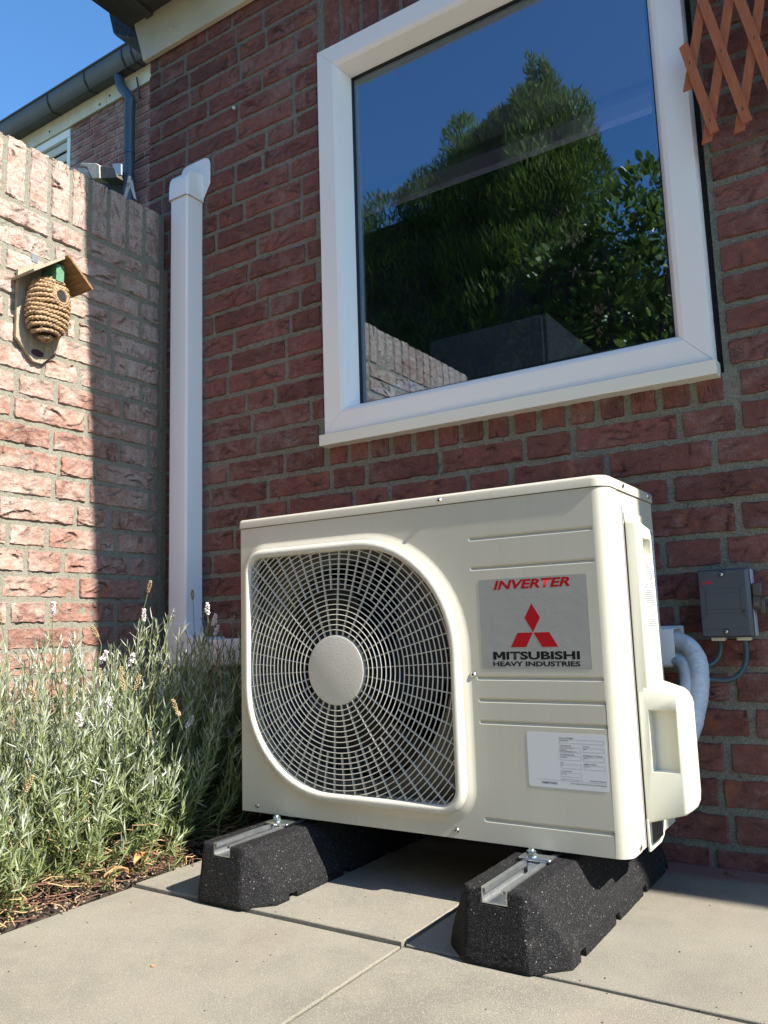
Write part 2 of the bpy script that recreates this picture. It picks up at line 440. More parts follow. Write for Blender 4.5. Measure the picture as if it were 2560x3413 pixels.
class MB:
    """collects geometry in world coordinates and links it as one mesh object"""
    def __init__(self):
        self.v = []; self.f = []
    def add(self, vs, fs):
        n = len(self.v)
        self.v.extend([tuple(x) for x in vs])
        self.f.extend([tuple(n + i for i in f) for f in fs])
        return self
    def box(self, x0, x1, y0, y1, z0, z1):
        vs = [(x, y, z) for z in (z0, z1) for y in (y0, y1) for x in (x0, x1)]
        return self.add(vs, [(0, 2, 3, 1), (4, 5, 7, 6), (0, 1, 5, 4), (2, 6, 7, 3), (0, 4, 6, 2), (1, 3, 7, 5)])
    def prism(self, pts, axis, a, b):
        """polygon given in the other two axes (order x,y,z), extruded along axis from a to b"""
        def mk(p, t):
            l = list(p); l.insert(axis, t); return tuple(l)
        n = len(pts)
        vs = [mk(p, a) for p in pts] + [mk(p, b) for p in pts]
        fs = [tuple(range(n - 1, -1, -1)), tuple(range(n, 2 * n))] + [(i, (i + 1) % n, n + (i + 1) % n, n + i) for i in range(n)]
        return self.add(vs, fs)
    def loft(self, rings, cap0=True, cap1=True, closed=True):
        n = len(rings[0]); base = len(self.v)
        for r in rings: self.v.extend([tuple(p) for p in r])
        for k in range(len(rings) - 1):
            for i in range(n if closed else n - 1):
                j = (i + 1) % n
                self.f.append((base + k * n + i, base + k * n + j, base + (k + 1) * n + j, base + (k + 1) * n + i))
        if cap0: self.f.append(tuple(base + i for i in range(n - 1, -1, -1)))
        if cap1: self.f.append(tuple(base + (len(rings) - 1) * n + i for i in range(n)))
        return self
    def tube(self, path, r, seg=10, cap=True):
        path = [Vector(p) for p in path]
        rs = r if isinstance(r, (list, tuple)) else [r] * len(path)
        rings = []
        up = Vector((0.13, 0.21, 0.97))
        for i, p in enumerate(path):
            d = (path[min(i + 1, len(path) - 1)] - path[max(i - 1, 0)]).normalized()
            a = d.cross(up)
            if a.length < 1e-3: a = d.cross(Vector((1, 0, 0)))
            a.normalize(); b = d.cross(a)
            rings.append([p + (a * math.cos(t) + b * math.sin(t)) * rs[i] for t in [2 * PI * k / seg for k in range(seg)]])
        return self.loft(rings, cap, cap)
    def lathe(self, prof, centre, axis, seg=24):
        """prof: list of (radius, offset along axis)"""
        ax = Vector(axis).normalized()
        a = ax.cross(Vector((0.0, 0.0, 1.0)))
        if a.length < 1e-3: a = Vector((1, 0, 0))
        a.normalize(); b = ax.cross(a)
        c = Vector(centre)
        rings = [[c + ax * h + (a * math.cos(t) + b * math.sin(t)) * max(r, 1e-5) for t in [2 * PI * k / seg for k in range(seg)]] for r, h in prof]
        return self.loft(rings)
    def build(self, name, mat, parent=None, smooth=None, bevel=None, seg=2):
        off = wloc(parent) if parent is not None else Vector((0, 0, 0))
        me = bpy.data.meshes.new(name)
        me.from_pydata([(v[0] - off.x, v[1] - off.y, v[2] - off.z) for v in self.v], [], self.f)
        bm = bmesh.new(); bm.from_mesh(me)
        bmesh.ops.recalc_face_normals(bm, faces=bm.faces)
        bm.to_mesh(me); bm.free()
        me.materials.append(M[mat] if isinstance(mat, str) else mat)
        o = bpy.data.objects.new(name, me)
        col.objects.link(o)
        if parent is not None: o.parent = parent
        if smooth is not None:
            me.polygons.foreach_set('use_smooth', [True] * len(me.polygons))
            me.set_sharp_from_angle(angle=R(smooth))
        if bevel:
            md = o.modifiers.new('bevel', 'BEVEL')
            md.width = bevel; md.segments = seg; md.limit_method = 'ANGLE'; md.angle_limit = R(32)
            md.harden_normals = False
            me.polygons.foreach_set('use_smooth', [True] * len(me.polygons))
            me.set_sharp_from_angle(angle=R(50))
        return o

def thing(name, label, cat, loc=(0, 0, 0), group=None):
    o = bpy.data.objects.new(name, None)
    o.empty_display_size = 0.1
    o.location = loc
    col.objects.link(o)
    o['label'] = label; o['category'] = cat
    if group: o['group'] = group
    return o
def tag(o, label, cat, group=None):
    o['label'] = label; o['category'] = cat
    if group: o['group'] = group
    return o
def dup(o, parent, loc=None, rot=None, scale=None):
    c = o.copy(); col.objects.link(c); c.parent = parent
    if loc is not None: c.location = loc
    if rot is not None: c.rotation_euler = rot
    if scale is not None: c.scale = scale
    return c
def arc(cx, cz, r, a0, a1, n):
    return [(cx + r * math.cos(R(a0 + (a1 - a0) * k / n)), cz + r * math.sin(R(a0 + (a1 - a0) * k / n))) for k in range(n + 1)]
def smooth_path(pts, n=8):
    """Catmull-Rom through the points"""
    P = [Vector(p) for p in pts]
    P = [P[0] * 2 - P[1]] + P + [P[-1] * 2 - P[-2]]
    out = []
    for i in range(1, len(P) - 2):
        for k in range(n):
            t = k / n
            out.append(0.5 * ((2 * P[i]) + (P[i + 1] - P[i - 1]) * t + (2 * P[i - 1] - 5 * P[i] + 4 * P[i + 1] - P[i + 2]) * t * t
                              + (3 * P[i] - P[i - 1] - 3 * P[i + 1] + P[i + 2]) * t ** 3))
    out.append(P[-2])
    return out

def text_mesh(name, body, box, plane, at, mat, parent, bold=0.0, shear=0.0):
    """box=(a0,a1,z0,z1): the lettering is fitted exactly into that rectangle; plane 'y' faces -y, 'x' faces +x"""
    cu = bpy.data.curves.new(name, 'FONT')
    cu.body = body; cu.size = 1.0; cu.offset = bold; cu.shear = shear; cu.resolution_u = 3
    cu.fill_mode = 'FRONT'
    tmp = bpy.data.objects.new('tmp', cu)
    col.objects.link(tmp)
    dg = bpy.context.evaluated_depsgraph_get()
    dg.update()
    me = bpy.data.meshes.new_from_object(tmp.evaluated_get(dg))
    bpy.data.objects.remove(tmp)
    bpy.data.curves.remove(cu)
    n = len(me.vertices)
    co = np.empty(n * 3); me.vertices.foreach_get('co', co); co = co.reshape(-1, 3)
    mn, mx = co[:, :2].min(0), co[:, :2].max(0)
    s = (co[:, :2] - mn) / (mx - mn)
    a = box[0] + s[:, 0] * (box[1] - box[0]); z = box[2] + s[:, 1] * (box[3] - box[2])
    off = wloc(parent)
    out = np.empty((n, 3))
    if plane == 'y':
        out[:, 0] = a - off.x; out[:, 1] = at - off.y; out[:, 2] = z - off.z
    else:
        out[:, 0] = at - off.x; out[:, 1] = a - off.y; out[:, 2] = z - off.z
    me.vertices.foreach_set('co', out.ravel())
    me.materials.clear(); me.materials.append(M[mat])
    o = bpy.data.objects.new(name, me)
    col.objects.link(o); o.parent = parent
    return o

def cut(o, cutter):
    """boolean difference, applied"""
    c = cutter.build('cutter', 'ink')
    md = o.modifiers.new('cut', 'BOOLEAN'); md.operation = 'DIFFERENCE'; md.object = c; md.solver = 'EXACT'
    dg = bpy.context.evaluated_depsgraph_get(); dg.update()
    me = bpy.data.meshes.new_from_object(o.evaluated_get(dg))
    o.modifiers.clear()
    o.data = me
    bpy.data.objects.remove(c)

# ------------------------------------------------------------------ bricks
def brick_mesh(name, L, H, D, nx, nz, amp, seed, mat, edge=0.0018):
    rnd = random.Random(seed)
    off = Vector((rnd.uniform(-50, 50), rnd.uniform(-50, 50), rnd.uniform(-50, 50)))
    vs = []; fs = []; crs = []
    # a few folds: lines across the face where clay overlapped
    folds = [(rnd.uniform(-L / 2, L / 2), rnd.uniform(-H / 2, H / 2), rnd.uniform(-0.5, 0.5) + (0 if rnd.random() < .75 else 1.2), rnd.uniform(.012, .040) * (L / 0.21 * .5 + .5), rnd.uniform(.35, 1.0)) for _ in range(rnd.randint(max(1, int(L / 0.055)), max(3, int(L / 0.026))))]
    for j in range(nz + 1):
        for i in range(nx + 1):
            u = i / nx; w = j / nz
            # denser rows near the edges
            x = -L / 2 + (0 if i == 0 else L if i == nx else 0.0022 + (L - 0.0044) * (i - 1) / (nx - 2))
            z = -H / 2 + (0 if j == 0 else H if j == nz else 0.0022 + (H - 0.0044) * (j - 1) / (nz - 2))
            ex = min(x + L / 2, L / 2 - x); ez = min(z + H / 2, H / 2 - z)
            n1 = noise.noise(Vector((x * 38, 0, z * 38)) + off)
            n2 = noise.noise(Vector((x * 110, 3, z * 110)) + off)
            y = -amp * (0.7 * n1 + 0.45 * n2)
            cz_ = 0.0
            for fx, fz, fa, fl, fh in folds:
                dx = (x - fx) * math.cos(fa) + (z - fz) * math.sin(fa)
                dz = -(x - fx) * math.sin(fa) + (z - fz) * math.cos(fa)
                if abs(dx) < fl:
                    k = (1 - (dx / fl) ** 2)
                    tt = dz + (fh - .7) * .035 * (dx / fl) ** 2 + .002 * noise.noise(Vector((dx * 120, 5, fh * 9)))
                    if tt > 0: y -= amp * .80 * fh * k * math.exp(-tt / .0080)
                    else: y += amp * .90 * fh * k * math.exp(tt / .0046)
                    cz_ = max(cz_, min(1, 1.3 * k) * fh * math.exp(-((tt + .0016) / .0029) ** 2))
            d = min(ex, ez)
            if d < 0.001: y = 0.0052 + 0.3 * y
            xo = x; zo = z
            if i in (0, 1, nx - 1, nx): xo += edge * noise.noise(Vector((z * 90, 7 + (i > 2), 0)) + off) * 1.6
            if j in (0, 1, nz - 1, nz): zo += edge * noise.noise(Vector((x * 60, 11 + (j > 2), 0)) + off) * 1.6
            if (i in (0, nx)) and (j in (0, nz)):
                xo *= 1 - 0.0018 / L * 2; zo *= 1 - 0.0018 / H * 2
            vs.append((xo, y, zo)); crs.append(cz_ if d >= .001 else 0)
    for j in range(nz):
        for i in range(nx):
            a = j * (nx + 1) + i
            fs.append((a, a + 1, a + nx + 2, a + nx + 1))
    border = [i for i in range(nx + 1)] + [j * (nx + 1) + nx for j in range(1, nz + 1)] + [nz * (nx + 1) + i for i in range(nx - 1, -1, -1)] + [j * (nx + 1) for j in range(nz - 1, 0, -1)]
    base = len(vs)
    for b in border: vs.append((vs[b][0], D, vs[b][2]))
    m = len(border)
    for k in range(m):
        k2 = (k + 1) % m
        fs.append((border[k2], border[k], base + k, base + k2))
    me = bpy.data.meshes.new(name)
    me.from_pydata(vs, [], fs)
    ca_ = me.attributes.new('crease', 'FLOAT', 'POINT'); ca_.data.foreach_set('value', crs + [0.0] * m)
    me.polygons.foreach_set('use_smooth', [True] * len(fs))
    me.set_sharp_from_angle(angle=R(50))
    me.materials.append(M[mat])
    return me

def brick_set(mat, amp, H, lens=((0.21, 9, 44), (0.10, 7, 22)), nz=13, D=0.028):
    out = {}
    for L, cnt, nx in lens:
        out[L] = [brick_mesh('brick', L, H, D, nx, nz, amp, hash((round(L * 1000), k, round(amp * 1e5), round(H * 1000))) & 0xffff, mat) for k in range(cnt)]
    return out

def pick(sets, L):
    key = min(sets, key=lambda k: abs(k - L) / k)
    return random.choice(sets[key]), L / key

def place_bricks(parent, items, sets, axis, joined_name='brick', is_far=lambda it: False, limit=300):
    """items: (a, z, L, H, vertical, proud): centre along the wall, height, length, course height"""
    off = wloc(parent)
    nobj = 0
    rest = []
    for it in items:
        if is_far(it) or nobj >= limit:
            rest.append(it); continue
        nobj += 1
        a, z, L, vert, proud, plane = it
        me, s = pick(sets, L)
        o = bpy.data.objects.new('brick', me)
        col.objects.link(o); o.parent = parent
        flip = random.random() < 0.5
        if axis == 'y':
            rot = Matrix.Identity(4)
            loc = Vector((a, plane + proud, z))
        else:
            rot = Matrix.Rotation(PI / 2, 4, 'Z')
            loc = Vector((plane - proud, a, z))
        m = Matrix.Translation(loc - off) @ rot
        if vert: m = m @ Matrix.Rotation(PI / 2, 4, 'Y')
        if flip: m = m @ Matrix.Rotation(PI, 4, 'Y')
        m = m @ Matrix.Rotation(R(random.uniform(-.5, .5)), 4, 'Y') @ Matrix.Diagonal((s, 1, random.uniform(.96, 1.03), 1))
        o.matrix_basis = m
    if rest:
        V = []; F = []; T = []
        for it in rest:
            a, z, L, vert, proud, plane = it
            me, s = pick(sets, L)
            if axis == 'y':
                m = Matrix.Translation(Vector((a, plane + proud, z)) - off)
            else:
                m = Matrix.Translation(Vector((plane - proud, a, z)) - off) @ Matrix.Rotation(PI / 2, 4, 'Z')
            if vert: m = m @ Matrix.Rotation(PI / 2, 4, 'Y')
            m = m @ Matrix.Diagonal((s, 1, 1, 1))
            n = len(V); tn = random.random()
            V += [tuple(m @ v.co) for v in me.vertices]
            T += [tn] * len(me.vertices)
            F += [tuple(n + i for i in p.vertices) for p in me.polygons]
        me = bpy.data.meshes.new(joined_name)
        me.from_pydata(V, [], F)
        at = me.attributes.new('tone', 'FLOAT', 'POINT'); at.data.foreach_set('value', T)
        me.materials.append(next(iter(sets.values()))[0].materials[0])
        o = bpy.data.objects.new(joined_name, me); col.objects.link(o); o.parent = parent
        o['kind'] = 'stuff'
    return nobj

JOINT = 0.0125
def course(a0, a1, seed, L=0.2215, Hd=0.1125, p=0.5):
    """wild bond: random stretchers and headers (lengths include one joint)"""
    rnd = random.Random(seed)
    out = []; x = a0 - rnd.uniform(0, 0.16)
    last = 0
    while x < a1:
        if last <= -1: l = L
        elif last >= 3: l = Hd
        else: l = L if rnd.random() < p else Hd
        last = last + 1 if l == L else (-1 if last >= 0 else last - 1)
        l *= rnd.uniform(0.97, 1.03)
        s, e = max(x, a0), min(x + l, a1)
        if e - s > 0.03: out.append((s, e))
        x += l
    return out

# ------------------------------------------------------------------ setting: ground, patio, sky side
g = MB(); g.box(-60, 60, -60, 60, -0.30, -0.055)
ground = g.build('ground', 'lawn'); ground['kind'] = 'structure'

patio = bpy.data.objects.new('patio', None); col.objects.link(patio); patio['kind'] = 'structure'
b = MB(); b.box(0.60, 4.3, -4.0, 0.0, -0.052, -0.012)
b.build('sand_bed', 'soil', patio)
def slab(x0, x1, y0, y1, top):
    m = MB(); g_ = 0.0028
    # slightly worn outline
    n = 9
    pts = []
    for k in range(n): pts.append((x0 + g_ + (x1 - x0 - 2 * g_) * k / n, y0 + g_))
    for k in range(n): pts.append((x1 - g_, y0 + g_ + (y1 - y0 - 2 * g_) * k / n))
    for k in range(n): pts.append((x1 - g_ - (x1 - x0 - 2 * g_) * k / n, y1 - g_))
    for k in range(n): pts.append((x0 + g_, y1 - g_ - (y1 - y0 - 2 * g_) * k / n))
    pts = [(px + random.uniform(-.0007, .0007), py + random.uniform(-.0007, .0007)) for px, py in pts]
    m.prism(pts, 2, top - 0.035, top)
    return m.build('paving_slab', 'concrete_slab', patio, bevel=0.0016, seg=2)
for i in range(6):
    for j in range(7):
        x0 = 0.61 + 0.6 * i; y1 = -0.008 - 0.6 * j if j else -0.008
        y0 = -0.61 - 0.6 * j
        if j: y1 = -0.61 - 0.6 * (j - 1)
        top = {(0, 0): 0.0034, (1, 0): 0.0}.get((i, j), -0.0018 + random.uniform(-.0005, .0005) if j else 0.0006)
        slab(x0, x0 + 0.6, y0, y1, top)

js = MB(); js.box(1.2074, 1.2126, -4.0, -.6128, -.0140, -.0048)
jo = js.build('joint_sand', 'joint_moss', patio)
cr_ = MB(); _c = random.Random(31)
for _ in range(240):
    x_, y_ = _c.uniform(.62, 2.2), _c.uniform(-1.35, -.03) if _c.random() < .7 else _c.uniform(-.62, -.59)
    r_ = _c.uniform(.0006, .0019); z_ = .0034 if (x_ < 1.205 and y_ > -.605) else (.0004 if y_ > -.605 else -.0016)
    vs_ = [(x_ + r_ * _c.uniform(.6, 1.3) * math.cos(t_), y_ + r_ * _c.uniform(.6, 1.3) * math.sin(t_), z_) for t_ in (0, 1.3, 2.5, 3.8, 5.0)]
    cr_.loft([vs_, [(x_ + (a_ - x_) * .5, y_ + (b2_ - y_) * .5, z_ + r_ * .7) for a_, b2_, _z in vs_]])
co_ = cr_.build('paving_crumbs', 'crumb_dark', patio); co_['kind'] = 'stuff'

# planting bed along the garden wall
bm_ = MB()
nx, ny = 26, 90
vs = []
for j in range(ny + 1):
    for i in range(nx + 1):
        x = 0.001 + 0.605 * i / nx; y = -2.6 + 2.598 * j / ny
        z = -0.016 + 0.016 * noise.noise(Vector((x * 22, y * 22, 0))) + 0.02 * noise.noise(Vector((x * 6, y * 6, 4)))
        if i == nx: z = -0.03
        vs.append((x, y, z))
fs = [(j * (nx + 1) + i, j * (nx + 1) + i + 1, (j + 1) * (nx + 1) + i + 1, (j + 1) * (nx + 1) + i) for j in range(ny) for i in range(nx)]
bm_.add(vs, fs)
bed = bm_.build('planting_bed', 'soil', smooth=80); bed['kind'] = 'structure'

# ------------------------------------------------------------------ brick house
WX0, WX1, WZ0, WZ1 = 0.628, 1.630, 0.952, 2.100       # opening in the wall
HX0, HX1, HZ1 = -0.0905, 7.6, 2.62
house = thing('brick_house', 'red brick house wall in shade with a large white framed window above the outdoor unit', 'house', (0.9, 0.0, 0.0))
m = MB()
m.box(HX0 + .006, WX0, 0.0042, 0.10, -0.05, HZ1)
m.box(WX1, HX1, 0.0042, 0.10, -0.05, HZ1)
m.box(WX0, WX1, 0.0042, 0.10, -0.05, WZ0 + .004)
m.box(WX0, WX1, 0.0042, 0.10, WZ1 - .004, HZ1)
m.build('mortar', 'mortar', house)
brk = brick_set('brick_red', 0.0030, 0.0535)
items = []
k0 = -14
for k in range(k0, 26):
    z0 = 0.8942 + 0.066 * k; zc = z0 + 0.033
    if z0 > HZ1 - .03: break
    spans = [(HX0, HX1)]
    if k in (0,): spans = [(HX0, WX0 - .002), (WX1 + .002, HX1)]
    elif z0 + .06 > WZ0 and z0 < WZ1 - .02: spans = [(HX0, WX0), (WX1 + .006, HX1)]
    elif 2.06 < z0 < 2.26: spans = [(HX0, WX0 + .004), (WX1 + .014, HX1)]
    for si, (a0, a1) in enumerate(spans):
        for (s, e) in course(a0 + (0.0 if si == 0 else 0), a1, k * 7 + si * 131 + 5):
            L = e - s - JOINT * random.uniform(.85, 1.2)
            items.append(((s + e) / 2, zc + random.uniform(-.001, .001), L, False, random.uniform(-.0015, .0018), 0.0))
# bricks on edge under the window, standing bricks above it
x = WX0 + .008
rowlock = []
while x < WX1 - .03:
    w = 0.0665 * random.uniform(.97, 1.03)
    rowlock.append((x + w / 2, 0.9265, 0.052, True, random.uniform(-.001, .002), 0.0)); x += w
x = WX0 + .016
standing = []
while x < WX1 + .02:
    w = 0.0670 * random.uniform(.96, 1.04)
    standing.append((x + w / 2, 2.188, 0.168, True, random.uniform(-.001, .003), 0.0)); x += w
def hidden(it):
    a, z = it[0], it[1]
    if a > 1.86: return True
    d = Vector((a, 0, z)) - CAM
    t = (-0.43 - CAM.y) / d.y
    px = CAM.x + d.x * t; pz = CAM.z + d.z * t
    if 0.80 < px < 1.46 and 0.14 < pz < 0.66: return True
    return z < 0.30 and a < 0.6
items.sort(key=lambda it: (Vector((it[0], 0, it[1])) - CAM).length)
brk_small = {0.05: [brick_mesh('brick', 0.052, 0.0535, 0.028, 9, 9, 0.002, 900 + k, 'brick_red') for k in range(4)]}
brk_all = dict(brk); brk_all.update(brk_small)
brk_all[0.168] = [brick_mesh('brick', 0.168, 0.0535, 0.028, 26, 10, 0.0024, 800 + k, 'brick_red') for k in range(5)]
n_h = place_bricks(house, rowlock + standing + items, brk_all, 'y', is_far=hidden)

# wall plug and screw hole in the wall
pl = MB(); pl.lathe([(0.0, -.004), (.0045, -.004), (.0045, .004), (.0022, .004), (.0022, -.001), (0, -.001)], (0.3038, -0.002, 2.0673), (0, -1, 0), 14)
pl.build('wall_plug', 'pvc_white', house, smooth=40)

# window: frame, sill strip, panes
FX0, FX1, FZ0, FZ1 = 0.6380, 1.6175, 0.9775, 2.0930
def frame_profile():
    # (inset from the outer edge, y)
    return [(0.0, 0.05), (0.0, -0.014), (0.003, -0.020), (0.054, -0.020), (0.060, -0.0165), (0.0655, -0.0125), (0.0795, 0.024), (0.0815, 0.036), (0.0815, 0.060), (0.03, 0.060)]
def miter_frame(name, mat, parent, x0, x1, z0, z1, prof, sides='LTRB', smooth=30):
    """four mitred lengths, each its own object"""
    out = []
    def rect(ins): return [(x0 + ins, z0 + ins), (x1 - ins, z0 + ins), (x1 - ins, z1 - ins), (x0 + ins, z1 - ins)]
    for sname, (i, j) in {'B': (0, 1), 'R': (1, 2), 'T': (2, 3), 'L': (3, 0)}.items():
        if sname not in sides: continue
        A = []; Bq = []
        for ins, y in prof:
            r = rect(ins)
            a, b_ = r[i], r[j]
            # hairline gap at the mitre
            dx, dz = b_[0] - a[0], b_[1] - a[1]
            l = math.hypot(dx, dz); gx, gz = dx / l * .0004, dz / l * .0004
            A.append((a[0] + gx, y, a[1] + gz)); Bq.append((b_[0] - gx, y, b_[1] - gz))
        mm = MB(); mm.loft([A, Bq])
        out.append(mm.build(name, mat, parent, smooth=smooth))
    return out
sash = MB()
sash.box(FX0 + .07, FX1 - .07, 0.0605, 0.066, FZ0 + .06, FZ0 + .0795)
window = sash.build('window', 'frame_white', house)
miter_frame('window_frame', 'frame_white', window, FX0, FX1, FZ0, FZ1, frame_profile())
miter_frame('gasket', 'black_plastic', window, FX0 + .079, FX1 - .079, FZ0 + .079, FZ1 - .079, [(0.0, .0365), (0.0, .034), (.0055, .0345), (.006, .042), (0.0, .042)])
miter_frame('spacer_bar', 'zinc', window, FX0 + .082, FX1 - .082, FZ0 + .082, FZ1 - .082, [(0.0, .0455), (.011, .0455), (.011, .057), (0.0, .057)])
pn = MB(); pn.box(FX0 + .083, FX1 - .083, 0.0395, 0.0435, FZ0 + .083, FZ1 - .083)
pn.build('pane', 'window_glass', window)
ws = MB(); ws.prism([(-0.036, 0.9455), (-0.036, 0.9745), (-0.030, 0.9768), (0.02, 0.9775), (0.02, 0.9455)], 0, 0.6330, 1.6225)
ws.build('sill', 'sill_cream', window, bevel=0.0008, seg=2)
gp = MB()
gp.box(0.628, 0.6379, 0.010, 0.09, 0.958, 2.10); gp.box(1.6176, 1.634, 0.012, 0.09, 0.955, 2.10); gp.box(0.628, 1.632, 0.010, 0.09, 2.0931, 2.104)
gp.build('frame_gap_strip', 'black_gap', window)  # black strips set into the gap around the frame

# the room behind the glass
rm = MB()
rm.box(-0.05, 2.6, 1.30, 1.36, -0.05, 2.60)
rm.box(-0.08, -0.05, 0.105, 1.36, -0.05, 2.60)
rm.box(2.6, 2.66, 0.105, 1.36, 2.42, 2.60)  # right side left open below, added so sun lights the room
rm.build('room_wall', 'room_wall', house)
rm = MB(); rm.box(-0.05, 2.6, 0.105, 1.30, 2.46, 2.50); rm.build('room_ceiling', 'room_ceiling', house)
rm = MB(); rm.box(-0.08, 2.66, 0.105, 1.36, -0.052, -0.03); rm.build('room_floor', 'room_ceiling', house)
rail = MB(); rail.box(-0.04, 2.59, 1.17, 1.21, 2.335, 2.405)
rail.build('curtain_rail', 'room_rail', house, bevel=0.006)
cb = thing('cupboard', 'dim grey cupboard standing inside behind the lower window pane', 'cupboard', (0.92, 0.6, 0.0))
q = MB(); q.box(0.735, 1.116, 0.40, 0.80, -0.04, 1.336); q.build('carcass', 'cabinet_grey', cb, bevel=0.004)
q = MB(); q.box(0.745, 1.106, 0.384, 0.398, -0.02, 1.325); q.build('door', 'cabinet_grey', cb, bevel=0.003)
gb = MB(); gb.box(0.60, 0.832, 0.112, 0.19, 1.062, 1.1227)
tag(gb.build('storage_box', 'glass_box', bevel=0.003), 'low pale blue box just behind the bottom left corner of the window pane', 'box')
ledge = MB(); ledge.box(0.3, 1.9, 0.108, 0.30, 1.030, 1.060); ledge.build('window_board', 'room_wall', house)

# eaves: fascia board, zinc gutter, verge
fb = MB()
fb.prism([(-0.0955, 2.3914), (HX1, 2.3914), (HX1, 2.62), (-0.165, 2.62)], 1, -0.020, -0.003)
fb.build('fascia_board', 'cream_board', house, bevel=0.0015)
bc = MB(); bc.lathe([(0.0072, 0), (0.0072, .0015), (0.005, .0042), (0, .005)], (0.0355, -0.0205, 2.4475), (0, -1, 0), 18)
bc.build('screw_cap', 'cream_board', house, smooth=50)
gt = MB()
prof = [(-0.006, 2.552), (-0.21, 2.548), (-0.228, 2.556), (-0.335, 2.655), (-0.345, 2.685), (-0.338, 2.692), (-0.328, 2.687), (-0.322, 2.662), (-0.222, 2.566), (-0.205, 2.560), (-0.012, 2.564)]
gt.prism([(y, z) for y, z in prof], 0, -0.166, HX1)
gt.prism([(-0.006, 2.552), (-0.21, 2.548), (-0.228, 2.556), (-0.335, 2.655), (-0.345, 2.70), (-0.006, 2.70)], 0, -0.1700, -0.166)
gutter = gt.build('gutter', 'zinc', house, bevel=0.002)
for xs in (-0.060, 0.84, 1.74):
    st = MB(); st.prism([(-0.022, 2.536), (-0.205, 2.532), (-0.235, 2.545), (-0.345, 2.648), (-0.342, 2.655), (-0.23, 2.5555), (-0.205, 2.5475), (-0.022, 2.5515)], 0, xs - 0.016, xs + 0.016)
    st.build('gutter_bracket', 'zinc', gutter, bevel=0.003)
vg = MB()
vg.prism([(-0.342, 2.80), (-0.285, 2.600), (-0.272, 2.584), (-0.146, 2.512), (-0.150, 2.80)], 1, 0.001, 2.2)
vg.build('verge', 'tar_and_shade_black', house, bevel=0.006)
rf = MB(); rf.prism([(-0.345, 2.695), (2.3, 3.9), (2.3, 3.96), (-0.36, 2.75)], 0, -0.34, 3.1)  # cut short on the right so sun reaches the room's open side
rf.build('roof', 'roof_tile_dark', house)

# ------------------------------------------------------------------ garden wall
gw = thing('garden_wall', 'sunlit brick garden wall at the left with standing coping bricks on top', 'wall', (0.0, -1.0, 0.0))
GY0 = -2.05
m = MB()
m.box(-0.099, -0.0034, GY0 + .004, -0.004, -0.05, 1.800)
m.box(-0.0034, 0.010, -0.022, 0.0, -0.05, 1.62)     # mortar fillet in the corner with the house
m.build('mortar', 'mortar_garden', gw)
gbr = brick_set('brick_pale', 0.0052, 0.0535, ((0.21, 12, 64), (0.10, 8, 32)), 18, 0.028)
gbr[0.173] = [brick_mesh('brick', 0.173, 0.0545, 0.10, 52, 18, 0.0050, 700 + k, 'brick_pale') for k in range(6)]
items = []
y = -0.022
while y > GY0 + .03:
    w = 0.0672 * random.uniform(.97, 1.03)
    items.append((y - w / 2 + .004, 1.720 + random.uniform(-.002, .002), 0.173, True, random.uniform(-.003, .002), 0.0)); y -= w
for k in range(26):
    z1 = 1.626 - 0.0662 * k
    if z1 < 0.0: break
    for (s, e) in course(GY0, -0.020, 400 + k * 11, p=0.62):
        items.append(((s + e) / 2, z1 - 0.0331, e - s - JOINT * random.uniform(.8, 1.2), False, random.uniform(-.003, .002), 0.0))
items.sort(key=lambda it: -it[0])
place_bricks(gw, items, gbr, 'x', is_far=lambda it: it[0] < -1.25 or it[1] < 0.12)

# ------------------------------------------------------------------ outdoor unit
UX0, UX1, UY, UZ0, UZL, UZ1 = 0.7100, 1.5050, -0.4221, 0.1089, 0.6860, 0.7045
UB = UY + 0.2797
HUB = (0.9680, 0.3915)
ac = thing('air_conditioner_unit', 'cream outdoor air conditioner unit with round grille and red three diamond badge on rubber feet', 'air conditioner', (1.107, -0.28, UZ0))

def rrect(x0, x1, z0, z1, radii, inset=0.0, n=14):
    """radii: top-left, top-right, bottom-right, bottom-left; counter-clockwise from the bottom-left corner"""
    x0 += inset; x1 -= inset; z0 += inset; z1 -= inset
    tl, tr, br, bl = [max(r - inset, 0.0015) for r in radii]
    pts = []
    pts += arc(x0 + bl, z0 + bl, bl, 180, 270, n)
    pts += arc(x1 - br, z0 + br, br, 270, 360, n)
    pts += arc(x1 - tr, z1 - tr, tr, 0, 90, n)
    pts += arc(x0 + tl, z1 - tl, tl, 90, 180, n)
    return pts
GR = (0.7350, 1.2325, 0.1475, 0.6345)
GRAD = (0.047, 0.212, 0.047, 0.212)
SK = 0.0165
RFR, RFL = 0.024, 0.006          # front corner radii right and left

# front panel with grille opening and pressed grooves
outer = [(UX0 + RFL, UZ0), (UX1 - RFR, UZ0), (UX1 - RFR, UZL - .0015), (UX0 + RFL, UZL - .0015)]
hole = rrect(*GR, GRAD, -SK)
grooves = [(1.2545, 1.4795, 0.6185), (1.2550, 1.4800, 0.5665), (1.2585, 1.4815, 0.3785), (1.2600, 1.4835, 0.3415), (1.2600, 1.4835, 0.3050), (1.2610, 1.4835, 0.1455)]
gh = 0.0042
gpolys = [rrect(a, b_, z - gh, z + gh, (gh, gh, gh, gh), 0, 5) for a, b_, z in grooves]
loops = [outer, hole] + gpolys
tri = tessellate_polygon([[Vector((x, z, 0)) for x, z in lp] for lp in loops])
flat = [p for lp in loops for p in lp]
pan = MB()
pan.add([(x, UY, z) for x, z in flat], [tuple(t) for t in tri])
def strip(mb, ringlist):
    mb.loft(ringlist, False, False)
